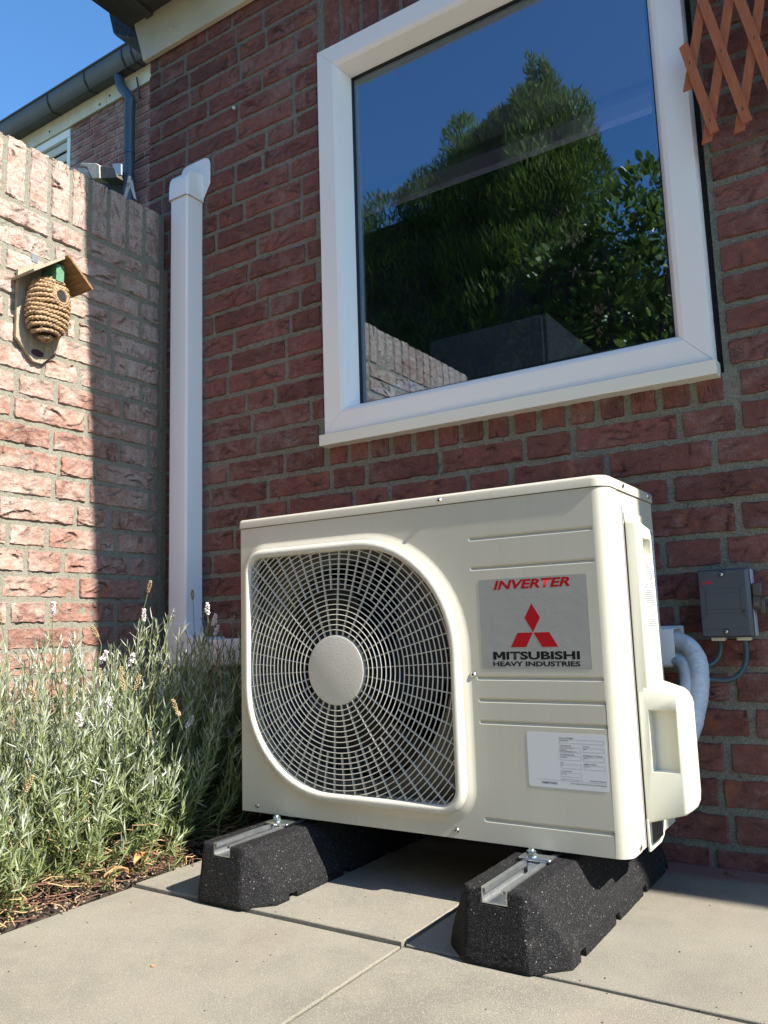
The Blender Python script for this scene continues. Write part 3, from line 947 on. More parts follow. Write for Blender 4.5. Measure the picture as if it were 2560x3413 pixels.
for (a, b_, z) in grooves:
    rr = []
    for ins, dy in ((0, 0), (0.0008, 0.0003), (0.0020, 0.0022), (0.0029, 0.0027)):
        rr.append([(x, UY + dy, zz) for x, zz in rrect(a, b_, z - gh, z + gh, (gh, gh, gh, gh), ins, 5)])
    pan.loft(rr, False, True)
sk = []
for k in range(7):
    t = k / 6
    sk.append([(x, UY - 0.0062 * (t * t * (3 - 2 * t)), z) for x, z in rrect(*GR, GRAD, -SK + (SK + .002) * t)])
pan.loft(sk, False, False)
# corners and returned sides
def column(pts, z0, z1):
    return [[(x, y, z0) for x, y in pts], [(x, y, z1) for x, y in pts]]
rc = [(UX1 - RFR + RFR * math.sin(R(a)), UY + RFR - RFR * math.cos(R(a))) for a in range(0, 91, 9)] + [(UX1, -0.3660), (UX1 - .003, -0.3655)]
pan.loft(column(rc, UZ0, UZL - .0015), False, False, closed=False)
lc = [(UX0 + .004, -0.385), (UX0, -0.386)] + [(UX0 + RFL - RFL * math.cos(R(a)), UY + RFL - RFL * math.sin(R(a))) for a in range(0, 91, 15)]
pan.loft(column(lc, UZ0, UZL - .0015), False, False, closed=False)
# bottom flange turned in
fl = [(x, y) for x, y in lc[1:]] + rc[:-1]
pan.loft([[(x, y, UZ0) for x, y in fl], [(min(max(x, UX0 + .012), UX1 - .012), y + .012, UZ0 + .0005) for x, y in fl]], False, False, closed=False)
bmm = pan.build('front_panel', 'ac_paint', ac)
_bm = bmesh.new(); _bm.from_mesh(bmm.data); bmesh.ops.remove_doubles(_bm, verts=_bm.verts, dist=1e-5); bmesh.ops.recalc_face_normals(_bm, faces=_bm.faces)
_bm.to_mesh(bmm.data); _bm.free()
bmm.data.polygons.foreach_set('use_smooth', [True] * len(bmm.data.polygons)); bmm.data.set_sharp_from_angle(angle=R(38))
for p in bmm.data.polygons:
    if abs(p.normal.y) > .99995: p.use_smooth = False
# orientation check: the flat part must face the viewer
nsum = sum(p.normal.y * p.area for p in bmm.data.polygons if abs(p.normal.y) > .9)
if nsum > 0:
    bmm.data.flip_normals()

s = MB()
s.loft(column([(UX1 - .0012, -0.3652), (UX1 - .0012, UB - .006), (UX1 - .007, UB)], UZ0, UZL - .0015), False, False, closed=False)
s.loft(column([(UX1 - .0012, -0.3652), (UX1 - .006, -0.3652)], UZ0, UZL - .0015), False, False, closed=False)
s.build('side_panel', 'ac_paint', ac, smooth=40)
s = MB()
s.loft(column([(UX0 + .0015, -0.3855), (UX0 + .0015, UB - .003), (UX0 + .008, UB)], UZ0, UZL - .0015), False, False, closed=False)
s.build('side_panel', 'ac_paint', ac, smooth=40)
s = MB(); s.box(UX0 + .010, UX1 - .012, UY + .014, UB - .002, UZ0 + .001, UZ0 + .006); s.build('base_pan', 'ac_paint', ac)
s = MB(); s.box(UX0 + .006, UX1 - .008, UB - .012, UB - .002, UZ0 + .006, UZL - .004); s.build('coil', 'fin_metal', ac)
# lid
def foot(x0, x1, y0, y1, rfl, rfr, rb, inset=0.0):
    x0 += inset; x1 -= inset; y0 += inset; y1 -= inset
    f = lambda cx, cy, r, a0, a1: [(cx + r * math.cos(R(a0 + (a1 - a0) * k / 8)), cy + r * math.sin(R(a0 + (a1 - a0) * k / 8))) for k in range(9)]
    rfl, rfr, rb = [max(.001, r - inset) for r in (rfl, rfr, rb)]
    return f(x0 + rfl, y0 + rfl, rfl, 180, 270) + f(x1 - rfr, y0 + rfr, rfr, 270, 360) + f(x1 - rb, y1 - rb, rb, 0, 90) + f(x0 + rb, y1 - rb, rb, 90, 180)
ld = MB()
rings = []
for ins, z in ((.0035, UZL - .0002), (.0, UZL), (.0, UZL + .0120), (.0006, UZ1 - .0040), (.0022, UZ1 - .0014), (.0055, UZ1), ):
    rings.append([(x, y, z) for x, y in foot(UX0 - .0018, UX1 + .0018, UY - .0022, UB + .002, .008, .026, .010, ins)])
ld.loft(rings)
ld.build('lid', 'ac_paint', ac, smooth=50)
ds = MB(); ds.loft([[(x, y, z) for x, y in foot(UX0 + .003, UX1 - .003, UY + .003, UB - .003, .006, .022, .006)] for z in (UZL - .012, UZL - .0001)])
ds.build('lid_seam', 'dark_interior', ac)

# behind the grille: shroud plate with round mouth, fan, chamber
circ = [(HUB[0] + .2250 * math.cos(2 * PI * k / 72), HUB[1] + .2250 * math.sin(2 * PI * k / 72)) for k in range(72)]
op = rrect(*GR, GRAD, -.004)
tri = tessellate_polygon([[Vector((x, z, 0)) for x, z in op], [Vector((x, z, 0)) for x, z in circ]])
sh = MB(); yS = UY + .040
sh.add([(x, yS, z) for x, z in op + circ], [tuple(t) for t in tri])
sh.loft([[(HUB[0] + r * math.cos(2 * PI * k / 72), yy, HUB[1] + r * math.sin(2 * PI * k / 72)) for k in range(72)] for r, yy in ((.2250, yS), (.2190, yS + .002), (.2150, yS + .008), (.2140, yS + .060))], False, False)
sh.loft([[(x, yy, z) for x, z in rrect(*GR, GRAD, -.004)] for yy in (UY - .004, yS)], False, False)
shr = sh.build('fan_shroud', 'shroud_grey', ac, smooth=40)
fan = MB()
fan.lathe([(0.0, .0), (.045, .0), (.052, -.006), (.054, -.05), (0, -.05)], (HUB[0], UY + .058, HUB[1]), (0, -1, 0), 32)
fo = fan.build('fan_hub', 'black_plastic', ac, smooth=40)
for bl in range(3):
    fb_ = MB(); A = []; Bk = []
    nr, na = 9, 12
    for jj in range(nr + 1):
        r = .048 + (.207 - .048) * jj / nr
        for ii in range(na + 1):
            u = ii / na
            sweep = R(34 * (jj / nr) ** 1.5)
            half = R(28 + 18 * math.sin(PI * jj / nr * .8))
            ang = bl * 2 * PI / 3 + sweep + (u - .5) * 2 * half
            yy = UY + .082 + (u - .5) * .055 * (0.7 + .3 * jj / nr) + .010 * math.sin(PI * u)
            A.append((HUB[0] + r * math.cos(ang), yy, HUB[1] + r * math.sin(ang)))
            Bk.append((HUB[0] + r * math.cos(ang), yy + .003, HUB[1] + r * math.sin(ang)))
    idx = lambda j, i: j * (na + 1) + i
    fq = [(idx(j, i), idx(j, i + 1), idx(j + 1, i + 1), idx(j + 1, i)) for j in range(nr) for i in range(na)]
    fb_.add(A, fq); fb_.add(Bk, [tuple(reversed(q)) for q in fq])
    fb_.build('fan_blade', 'black_plastic', fo, smooth=60)
ch = MB(); ch.box(HUB[0] - .012, HUB[0] + .012, UY + .10, UB - .015, UZ0 + .01, UZL - .01)
ch.build('motor_bracket', 'fin_metal', ac)

# grille: rim, rings, spokes, centre disc
rim = MB()
prof = [(-.0015, -.0055), (-.0010, -.0120), (.0015, -.0170), (.0055, -.0195), (.0105, -.0200), (.0140, -.0185), (.0165, -.0140), (.0172, -.0060), (.0172, .0100), (.0140, .0100), (.0130, -.0030)]
rim.loft([[(x, UY + dy, z) for x, z in rrect(*GR, GRAD, ins)] for ins, dy in prof], False, False)
grille = rim.build('grille', 'ac_plastic', ac, smooth=60)
def inside(x, z, inset=.0155):
    x0, x1, z0, z1 = GR[0] + inset, GR[1] - inset, GR[2] + inset, GR[3] - inset
    if not (x0 < x < x1 and z0 < z < z1): return False
    tl, tr, br, bl = [r - inset for r in GRAD]
    for cx, cz, r, sx, sz in ((x0 + tl, z1 - tl, tl, -1, 1), (x1 - tr, z1 - tr, tr, 1, 1), (x1 - br, z0 + br, br, 1, -1), (x0 + bl, z0 + bl, bl, -1, -1)):
        if (x - cx) * sx > 0 and (z - cz) * sz > 0 and math.hypot(x - cx, z - cz) > r: return False
    return True
def dome(r): return -0.0125 - 0.0035 * (1 - min(1, r / .25) ** 2)
k = 0
r = HUB[0] * 0 + .0757
while r < .36:
    n = 160
    flags = [inside(HUB[0] + r * math.cos(2 * PI * i / n), HUB[1] + r * math.sin(2 * PI * i / n)) for i in range(n)]
    runs = []
    if all(flags): runs = [list(range(n + 1))]
    elif any(flags):
        s0 = next(i for i in range(n) if not flags[i])
        cur = []
        for i in range(s0, s0 + n + 1):
            if flags[i % n]: cur.append(i)
            else:
                if len(cur) > 1: runs.append(cur)
                cur = []
        if len(cur) > 1: runs.append(cur)
    for run in runs:
        w = .00084; mb = MB(); rings = []
        for i in run:
            t = 2 * PI * i / n; c_, s_ = math.cos(t), math.sin(t)
            f_ = UY + dome(r)
            rings.append([(HUB[0] + (r + dw) * c_, f_ + dy, HUB[1] + (r + dw) * s_) for dw, dy in ((-w * .6, 0), (w * .6, 0), (w, .0005), (w * .6, .0032), (-w * .6, .0032), (-w, .0005))])
        mb.loft(rings)
        mb.build('ring', 'ac_plastic', grille, smooth=60)
    r += .0097; k += 1
for i in range(60):
    t = 2 * PI * (i + .5) / 60; c_, s_ = math.cos(t), math.sin(t)
    r0 = .062 if i % 2 == 0 else .0757 + .0097 * 8
    r1 = r0
    while r1 < .36 and inside(HUB[0] + r1 * c_, HUB[1] + r1 * s_): r1 += .002
    if r1 - r0 < .02: continue
    w = .00072; mb = MB(); rings = []
    for q_ in range(9):
        r = r0 + (r1 - r0) * q_ / 8; f_ = UY + dome(r) + .0008
        rings.append([(HUB[0] + r * c_ - dw * s_, f_ + dy, HUB[1] + r * s_ + dw * c_) for dw, dy in ((-w, 0), (w, 0), (w, .0050), (-w, .0050))])
    mb.loft(rings)
    mb.build('spoke', 'ac_plastic', grille)
hb = MB(); hb.lathe([(0, -.0165), (.060, -.0165), (.0645, -.0158), (.0660, -.0140), (.0662, -.0060), (0.0, -.0060)], (HUB[0], UY, HUB[1]), (0, 1, 0), 64)
hb.build('centre_disc', 'ac_plastic', grille, smooth=40)

# screws
def screw(at, axis, r=.0046, parent=ac, deep=True):
    mb = MB()
    mb.lathe([(r * 1.15, 0), (r, .0010), (r * .82, .0020), (r * .45, .0026), (0, .0028)], at, axis, 16)
    o = mb.build('screw', 'screw_steel', parent, smooth=60)
    ax = Vector(axis); c = Vector(at) + ax * .0026
    x = MB()
    if abs(ax.y) > .5:
        x.box(c.x - r * .5, c.x + r * .5, c.y - .0004, c.y + .0006, c.z - r * .11, c.z + r * .11)
        x.box(c.x - r * .11, c.x + r * .11, c.y - .0005, c.y + .0006, c.z - r * .5, c.z + r * .5)
    else:
        x.box(c.x - .0004, c.x + .0004, c.y - r * .5, c.y + r * .5, c.z - r * .11, c.z + r * .11)
        x.box(c.x - .0005, c.x + .0005, c.y - r * .11, c.y + r * .11, c.z - r * .5, c.z + r * .5)
    x.build('cross_slot', 'hole_black', o)
    return o
for p_ in ((0.7533, 0.1216), (1.2517, 0.3835), (1.2064, 0.1220)):
    screw((p_[0], UY - .0002, p_[1]), (0, -1, 0))
screw((1.1999, UY - .0024, 0.6935), (0, -1, 0))
screw((UX1 + .0018, -0.3354, 0.6956), (1, 0, 0)); screw((UX1 + .0018, -0.1761, 0.6957), (1, 0, 0))
screw((UX1, -0.3750, 0.1175), (1, 0, 0))
screw((1.2080, UY + .0385, 0.1700), (0, -1, 0), parent=ac)

# badge sticker
bd = MB(); bd.prism(rrect(1.2707, 1.4638, 0.3935, 0.5455, (.003, .003, .003, .003), 0, 4), 1, UY - .00028, UY - .0001)
badge = bd.build('badge_sticker', 'clear_sticker', ac)
yT = UY - .00036
def poly(name, pts, mat, parent, y=yT):
    q = MB(); q.prism(pts, 1, y - .00002, y + .00003); return q.build(name, mat, parent)
poly('red_diamond', [(1.3667, .5015), (1.3531, .4777), (1.3670, .4541), (1.3806, .4777)], 'logo_red', badge)
poly('red_diamond', [(1.3390, .4535), (1.3665, .4535), (1.3535, .4297), (1.3255, .4297)], 'logo_red', badge)
poly('red_diamond', [(1.3676, .4535), (1.3952, .4535), (1.4093, .4295), (1.3815, .4295)], 'logo_red', badge)
text_mesh('badge_lettering', 'INVERTER', (1.2985, 1.4358, .5268, .5424), 'y', yT, 'logo_red', badge, bold=.036, shear=.25)
q = MB(); a0, w0, zb_, h0 = 1.2920, .0226, .4090, .0135
q.prism([(a0 + w0 * u, zb_ + h0 * v) for u, v in ((0, 0), (0, 1), (.30, 1), (.50, .48), (.70, 1), (1, 1), (1, 0), (.74, 0), (.74, .60), (.60, .22), (.40, .22), (.26, .60), (.26, 0))], 1, yT - .00002, yT + .00003)
q.build('badge_lettering', 'logo_black', badge)
text_mesh('badge_lettering', 'ITSUBISHI', (1.3165, 1.4448, .4090, .4225), 'y', yT, 'logo_black', badge, bold=.038)
text_mesh('badge_lettering', 'HEAVY INDUSTRIES', (1.2914, 1.4447, .3980, .4063), 'y', yT, 'logo_black', badge, bold=.034)

# installation label (its square code is left out)
lb = MB(); lb.prism(rrect(1.3456, 1.4778, 0.2065, 0.2926, (.004, .004, .004, .004), 0, 5), 1, UY - .00028, UY - .0001)
label = lb.build('installation_label', 'sticker_white', ac)
LA = (1.3456, 1.4778, 0.2065, 0.2926)
def lab(u, v): return LA[0] + u * (LA[1] - LA[0]), LA[3] - v * (LA[3] - LA[2])
def ltext(body, u0, u1, v0, v1, bold=.01):
    x0, zt = lab(u0, v0); x1, zb = lab(u1, v1)
    text_mesh('label_lettering', body, (x0, x1, zb, zt), 'y', yT, 'ink', label, bold=bold)
def lbox(u0, u1, v0, v1):
    x0, zt = lab(u0, v0); x1, zb = lab(u1, v1); w = .00022
    q = MB()
    q.box(x0, x1, yT, yT + .00004, zt - w, zt); q.box(x0, x1, yT, yT + .00004, zb, zb + w)
    q.box(x0, x0 + w, yT, yT + .00004, zb + w, zt - w); q.box(x1 - w, x1, yT, yT + .00004, zb + w, zt - w)
    q.build('label_box', 'ink', label)
ltext('INSTALLATIENUMMER', .42, .60, .075, .100); lbox(.42, .97, .11, .18); ltext('NG2.28109-01', .43, .53, .122, .145)
ltext('TYPE INSTALLATIE', .42, .565, .215, .240); lbox(.42, .68, .25, .345); ltext('Comfort airconditioning', .43, .59, .262, .285); ltext('residentieel', .43, .51, .290, .310); ltext('klimaatregelingsapparatuur', .43, .63, .315, .337)
ltext('BOUWJAAR', .71, .80, .215, .240); lbox(.71, .97, .25, .325); ltext('2025', .72, .755, .262, .285)
ltext('OPLEVERINGSDATUM', .42, .595, .375, .400); lbox(.42, .68, .41, .485); ltext('2025-08-14', .43, .51, .422, .445)
ltext('KOUDEMIDDEL / STOFGROEP', .71, .945, .375, .400); lbox(.71, .97, .41, .485); ltext('R-32 / 1', .72, .78, .422, .445)
ltext('GWP', .42, .455, .525, .550); lbox(.42, .68, .56, .635); ltext('675', .43, .455, .572, .595)
ltext('NOMINALE INHOUD', .71, .865, .525, .550); lbox(.71, .97, .56, .635); ltext('1.05 kg', .72, .775, .572, .595)
ltext('CO2 EQUIVALENT', .42, .56, .675, .700); lbox(.42, .68, .71, .785); ltext('0.71 ton', .43, .49, .722, .745)
ltext('HERMETISCH GESLOTEN CIRCUITS: JA', .42, .69, .826, .843); ltext('Powered by Climatools', .78, .975, .812, .845, .015)
x0, z0 = lab(.105, .86); x1, _ = lab(.975, .86)
q = MB(); q.box(x0, x1, yT, yT + .00004, z0, z0 + .00022); q.build('label_rule', 'ink', label)
ltext('CLIMATOOLS', .165, .365, .895, .935, .04); ltext('Deze installatie bevat gefluoreerde broeikasgassen', .54, .975, .885, .915, .012)

# service cover on the right side
cov = MB()
CX = 1.5065
# side outlines (y,z) at the wall of the unit and at the outer face
upper_in = [(-.3370, .3500), (-.3370, .6330), (-.3320, .6370), (-.2620, .6280), (-.2560, .6200), (-.2480, .3700), (-.2480, .3500)]
cov.loft([[(CX, y, z) for y, z in upper_in], [(CX + .018, -.3370 + (y + .3370) * .97 + .0010, z - .0015 * (1 if z > .6 else 0)) for y, z in upper_in], [(CX + .0225, y + (.006 if y < -.3 else -.004), z - (.005 if z > .6 else 0)) for y, z in upper_in]])
cover = cov.build('service_cover', 'ac_cover', ac, bevel=.0028, seg=3)
hc = MB(); hc.box(CX + .0085, CX + .06, -.3300 + .012, -.2740 + .004, .5800, .6060)
cut(cover, hc)
md = cover.modifiers.new('bevel', 'BEVEL'); md.width = .0012; md.segments = 2; md.limit_method = 'ANGLE'; md.angle_limit = R(40)
# lower bulge: outline in (y,z)
low = MB()
bo = [(-.3365, .1450), (-.3365, .3620), (-.3330, .3690), (-.2700, .3760), (-.2480, .3560), (-.2400, .3450), (-.2400, .1760), (-.2500, .1520), (-.2800, .1440)]
bm1 = [(-.3360, .1630), (-.3360, .3440), (-.3320, .3510), (-.2780, .3560), (-.2560, .3440), (-.2490, .3350), (-.2490, .1820), (-.2600, .1660), (-.2850, .1610)]
bi = [(-.3290, .1700), (-.3290, .3370), (-.3250, .3440), (-.2860, .3480), (-.2700, .3390), (-.2630, .3300), (-.2630, .1880), (-.2700, .1750), (-.2900, .1690)]
low.loft([[(CX, y, z) for y, z in bo], [(CX + .0620, y, z) for y, z in bm1], [(CX + .0720, y, z) for y, z in bi]])
lo = low.build('valve_cover', 'ac_cover', cover, bevel=.0032, seg=2)
rc_ = MB(); rc_.loft([[(CX + .0150, -.345, .2240), (CX + .0590, -.345, .2240), (CX + .0590, -.345, .3270), (CX + .0150, -.345, .3270)], [(CX + .0175, -.3200, .2290), (CX + .0590, -.3250, .2290), (CX + .0590, -.3250, .3210), (CX + .0175, -.3200, .3180)]])
cut(lo, rc_)
md = lo.modifiers.new('bevel', 'BEVEL'); md.width = .0010; md.segments = 2; md.limit_method = 'ANGLE'; md.angle_limit = R(50)
tl = MB(); tl.prism([(-.3370, .1020), (-.3370, .1520), (-.2120, .1520), (-.2120, .1330), (-.2350, .1330), (-.2500, .1090), (-.2700, .1020)], 0, CX, CX + .004)
tl.build('cover_tail', 'ac_cover', cover, bevel=.001)
td = MB(); td.box(CX + .0045, CX + .0055, -.322, -.262, .1120, .1440); td.build('pipe_opening', 'handle_brown', cover)
pad = MB(); pad.prism([(-.3340, .6420), (-.3340, .6500), (-.3310, .6530), (-.2200, .6530), (-.2170, .6500), (-.2170, .3700), (-.2400, .3700)], 0, UX1 - .001, UX1 + .0016)
pad.build('pressed_field', 'ac_paint', ac, bevel=.0008)
# seam line beside the cover
sm = MB(); sm.box(UX1 - .001, UX1 + .0003, -.3410, -.3395, UZ0 + .001, .660); sm.build('panel_seam', 'switch_base', ac)
# warning label with rows of very fine print, and rating plate
wl_ = MB(); wl_.box(CX + .0226, CX + .0230, -.3270, -.2640, .4540, .5700); warn = wl_.build('warning_label', 'sticker_white', cover)
def fine_print(parent, xp, y0, y1, z_top, rows, pitch, h, seed, rules=()):
    rnd = random.Random(seed); q = MB()
    for rr_ in range(rows):
        z = z_top - rr_ * pitch
        if rr_ in rules:
            q.box(xp, xp + .0001, y0 - .001, y1, z + pitch * .45, z + pitch * .45 + .0003); continue
        y = y0 + rnd.choice((0, 0, .003))
        end = y1 - rnd.uniform(0, (y1 - y0) * .25)
        while y < end:
            w = rnd.uniform(.0012, .0050); q.box(xp, xp + .0001, y, min(y + w, end), z, z + h); y += w + rnd.uniform(.0009, .0022)
    q.build('fine_print', 'print_grey', parent)
fine_print(warn, CX + .0231, -.3250, -.2660, .5650, 34, .00325, .0014, 3, (10, 14, 24, 29))
rp = MB(); rp.box(UX1 - .0012, UX1 - .0008, -.2100, -.1500, .4200, .6350); rate = rp.build('rating_plate', 'sticker_white', ac)
fine_print(rate, UX1 - .0007, -.2080, -.1530, .6180, 46, .0042, .0015, 9, (6, 13, 20, 30, 38))
text_mesh('rating_lettering', 'MITSUBISHI', (-.2000, -.1560, .6235, .6300), 'x', UX1 - .0006, 'ink', rate, bold=.03)

# ------------------------------------------------------------------ rubber feet with channel, bolt, clamp plate
def rubber_foot(xc, ang, label, stone_seed):
    t = thing('rubber_foot', label, 'rubber foot', (xc, -0.31, 0.0), 'rubber feet under the outdoor unit')
    x0, x1 = xc - .0925, xc + .0985
    y0, y1 = -0.6220, -0.018
    zb0 = .0037 if xc < 1.2 else .0006
    def octo(xa, xb, ya, yb, c, z): return [(xa + c, ya, z), (xb - c, ya, z), (xb, ya + c, z), (xb, yb - c, z), (xb - c, yb, z), (xa + c, yb, z), (xa, yb - c, z), (xa, ya + c, z)]
    mb = MB()
    mb.loft([octo(x0, x1, y0, y1, .045, zb0), octo(x0 + .003, x1 - .003, y0 + .002, y1 - .002, .045, .024), octo(xc - .0520, xc + .0520, y0 + .012, y1 - .012, .008, .0990)])
    o = mb.build('rubber_block', 'recycled_rubber', t)
    md = o.modifiers.new('b', 'BEVEL'); md.width = .0035; md.segments = 2; md.limit_method = 'ANGLE'; md.angle_limit = R(15)
    c1 = MB(); c1.box(xc - .0205, xc + .0205, y0 - .05, y1 + .05, .0785, .14)
    cut(o, c1)
    for yy in (-.545, -.385, -.235, -.085):
        c2 = MB(); c2.box(x1 - .030, x1 + .03, yy, yy + .022, -.01, .0135)
        cut(o, c2)
    # crumbly surface
    bm2 = bmesh.new(); bm2.from_mesh(o.data)
    bmesh.ops.triangulate(bm2, faces=bm2.faces)
    for _ in range(5):
        es = [e for e in bm2.edges if e.calc_length() > .008]
        if not es: break
        bmesh.ops.subdivide_edges(bm2, edges=es, cuts=1)
        bmesh.ops.triangulate(bm2, faces=bm2.faces)
    bm2.normal_update()
    for v in bm2.verts:
        p = v.co + Vector((0, 0, stone_seed))
        d = .0006 * noise.noise(p * 190) + .0006 * noise.noise(p * 330) + .0003 * noise.noise(p * 28)
        v.co += v.normal * d
        if v.co.z < zb0 + .002: v.co.z = zb0
    for f in bm2.faces: f.smooth = True
    bm2.to_mesh(o.data); bm2.free(); o.data.set_sharp_from_angle(angle=R(40))
    o.data.materials.clear(); o.data.materials.append(M['recycled_rubber'])
    # channel: U with inward lips
    pr = [(-.0198, .0800), (.0198, .0800), (.0198, .1015), (.0118, .1015), (.0118, .0945), (.0136, .0945), (.0136, .0996), (.0180, .0996), (.0180, .0818), (-.0180, .0818), (-.0180, .0996), (-.0136, .0996), (-.0136, .0945), (-.0118, .0945), (-.0118, .1015), (-.0198, .1015)]
    ch_ = MB(); ch_.prism([(xc + a, z) for a, z in pr], 1, y0 + .012, y1 - .012)
    ch_.build('channel_rail', 'galvanised', t)
    for by in (-0.4525, -0.108):
        pb = MB()
        pb.prism(rrect(xc - .027, xc + .027, by - .014, by + .014, (.005,) * 4, 0, 4), 2, .1017, .1062)
        plate = pb.build('clamp_plate', 'bolt_steel', t, bevel=.0012)
        bx = xc - .009 if by < -.4 else xc
        w_ = MB(); w_.lathe([(.0105, 0), (.0105, .0012), (0, .0012)], (bx, by, .1063), (0, 0, 1), 24); w_.build('washer', 'bolt_steel', plate, smooth=40)
        n_ = MB(); hexa = [(bx + .0078 * math.cos(PI / 3 * k + .3), by + .0078 * math.sin(PI / 3 * k + .3)) for k in range(6)]
        n_.loft([[(x, y, .1076) for x, y in hexa], [(x, y, .1135) for x, y in hexa], [(bx + (x - bx) * .8, by + (y - by) * .8, .1146) for x, y in hexa]]); n_.build('nut', 'bolt_steel', plate)
        th = MB(); rings = []
        for k in range(18):
            r_ = .0042 + (.0005 if k % 2 else -.0001)
            rings.append((r_, .0016 * k))
        th.lathe([(0, 0)] + rings + [(0, .0280)], (bx, by, .0900), (0, 0, 1), 16)
        th.build('bolt', 'bolt_steel', plate)
        sp = MB(); sp.box(xc - .012, xc + .012, by - .012, by + .012, .0824, .0990); sp.build('spring_nut', 'galvanised', plate, bevel=.001)
    return t
rubber_foot(0.8400, 0, 'black rubber foot with metal channel under the left end of the unit, nearest the lavender', 3.0)
rubber_foot(1.3650, 0, 'black rubber foot with metal channel under the right end of the unit', 8.0)
for fx in (0.835, 1.360):
    ft = MB(); ft.box(fx - .03, fx + .03, UY + .02, UB - .005, UZ0 - .0030, UZ0 - .0002)
    ft.build('mounting_foot', 'galvanised', ac)

# ------------------------------------------------------------------ white trunking: riser, cap, elbow, run behind the unit
duct = thing('pipe_trunking', 'white plastic pipe trunking rising on the wall beside the garden wall, with rounded cap', 'trunking', (0.13, 0.0, 0.0))
DX0, DX1, DD = 0.0915, 0.1660, -0.065
def trunk_profile(w0, w1, d, r=.008, n=6):
    a = [(w0, -.001)] + [(w0 + r - r * math.cos(R(90 * k / n)), d + r - r * math.sin(R(90 * k / n))) for k in range(n + 1)]
    b_ = [(w1 - r + r * math.sin(R(90 * k / n)), d + r - r * math.cos(R(90 * k / n))) for k in range(n + 1)] + [(w1, -.001)]
    return a + b_
tp = trunk_profile(DX0, DX1, DD)
q = MB(); q.loft([[(x, y, z) for x, y in tp] for z in (.4965, 1.8085)]); q.build('riser', 'pvc_white', duct, smooth=40)
cp = trunk_profile(DX0 - .0055, DX1 + .0055, DD - .0055, .011)
rings = []
for z, f in ((1.8005, 1.0), (1.8300, 1.0), (1.8500, .985), (1.8650, .94), (1.8770, .85), (1.8850, .70), (1.8890, .50), (1.8905, .2), (1.8905, .02)):
    rings.append([(x, -.001 + (y + .001) * f, z) for x, y in cp])
q = MB(); q.loft(rings, False, True); cap = q.build('end_cap', 'pvc_white', duct, smooth=50)
fl_ = [(.0640, .0)]  # wall flange outline
pts = [(.1720, 1.8100), (.2015, 1.8560)] + [(.2015 - .026 + .026 * math.cos(R(a)), 1.9200 + .026 * math.sin(R(a))) for a in range(0, 91, 15)] + [(.1005 + .026 * math.cos(R(a)), 1.9200 + .026 * math.sin(R(a))) for a in range(90, 181, 15)] + [(.0745, 1.8560), (.0870, 1.8100)]
q = MB(); q.prism(pts, 1, -.0040, -.0005); q.build('wall_flange', 'pvc_white', duct, bevel=.0012)
ca = MB(); ca.loft([[(x, y, z) for x, y in trunk_profile(DX0 - .0009, DX1 + .0009, DD - .0009, .0085)] for z in (1.7988, 1.8004)], True, True)
ca.build('cap_edge', 'sill_cream', duct)
# elbow: flat corner piece
HZa, HZb = 0.3755, 0.4500
el = MB()
x0, x1 = DX0 - .006, DX1 + .006
out = [(x0, .4985), (x0, HZa - .006), (.262, HZa - .006), (.262, HZb + .006)] + [(.206 + .028 * math.cos(R(a)) - .006, (HZb + .034) + .028 * math.sin(R(a))) for a in range(270, 179, -15)] + [(x1, .4985)]
el.prism(out, 1, DD - .005, -.0005)
el.build('elbow', 'pvc_white', duct, bevel=.006, seg=3)
hp = trunk_profile(HZa, HZb, DD)
q = MB(); q.loft([[(x, y, z) for z, y in hp] for x in (.255, 1.5065)], False, False, closed=False)
hp2 = [(z + (.0012 if i < len(hp) // 2 else -.0012), y + .0012) for i, (z, y) in enumerate(hp)]
q.loft([[(x, y, z) for z, y in hp2] for x in (.255, 1.5065)], False, False, closed=False)
q.loft([[(1.5065, y, z) for z, y in hp], [(1.5065, y, z) for z, y in hp2]], False, False, closed=False)
q.build('horizontal_run', 'pvc_white', duct, smooth=40)
q = MB(); q.box(1.40, 1.512, -.0005, -.0035, HZa + .004, HZb + .004); q.build('back_plate', 'pvc_white', duct)

def wobble(path, amp, seed):
    return [p + Vector((noise.noise(p * 40 + Vector((seed, 0, 0))), noise.noise(p * 40 + Vector((0, seed, 0))), noise.noise(p * 40 + Vector((0, 0, seed))))) * amp for p in path]
def insulated(pts, r, label, seed):
    path = wobble(smooth_path(pts, 12), .0012, seed)
    rr_ = [r * (1 + .012 * math.sin(i * 1.9 + seed) + .05 * noise.noise(Vector((i * .7, seed, 0)))) for i in range(len(path))]
    q = MB(); q.tube(path, rr_, 18)
    return tag(q.build('insulated_pipe', 'pipe_wrap', smooth=70), label, 'pipe', 'insulated pipes from the trunking to the unit')
insulated([(1.470, -.034, .424), (1.503, -.036, .424), (1.530, -.048, .412), (1.548, -.070, .380), (1.551, -.100, .335), (1.5495, -.135, .300), (1.546, -.175, .27), (1.542, -.218, .250)], .0185, 'white wrapped pipe curving out of the trunking end, the outer and thicker one', 2)
insulated([(1.470, -.046, .388), (1.500, -.050, .388), (1.521, -.064, .380), (1.532, -.090, .352), (1.531, -.125, .315), (1.530, -.160, .285), (1.528, -.218, .262)], .0150, 'white wrapped pipe with soft creases, the inner one in front at the trunking end', 5)

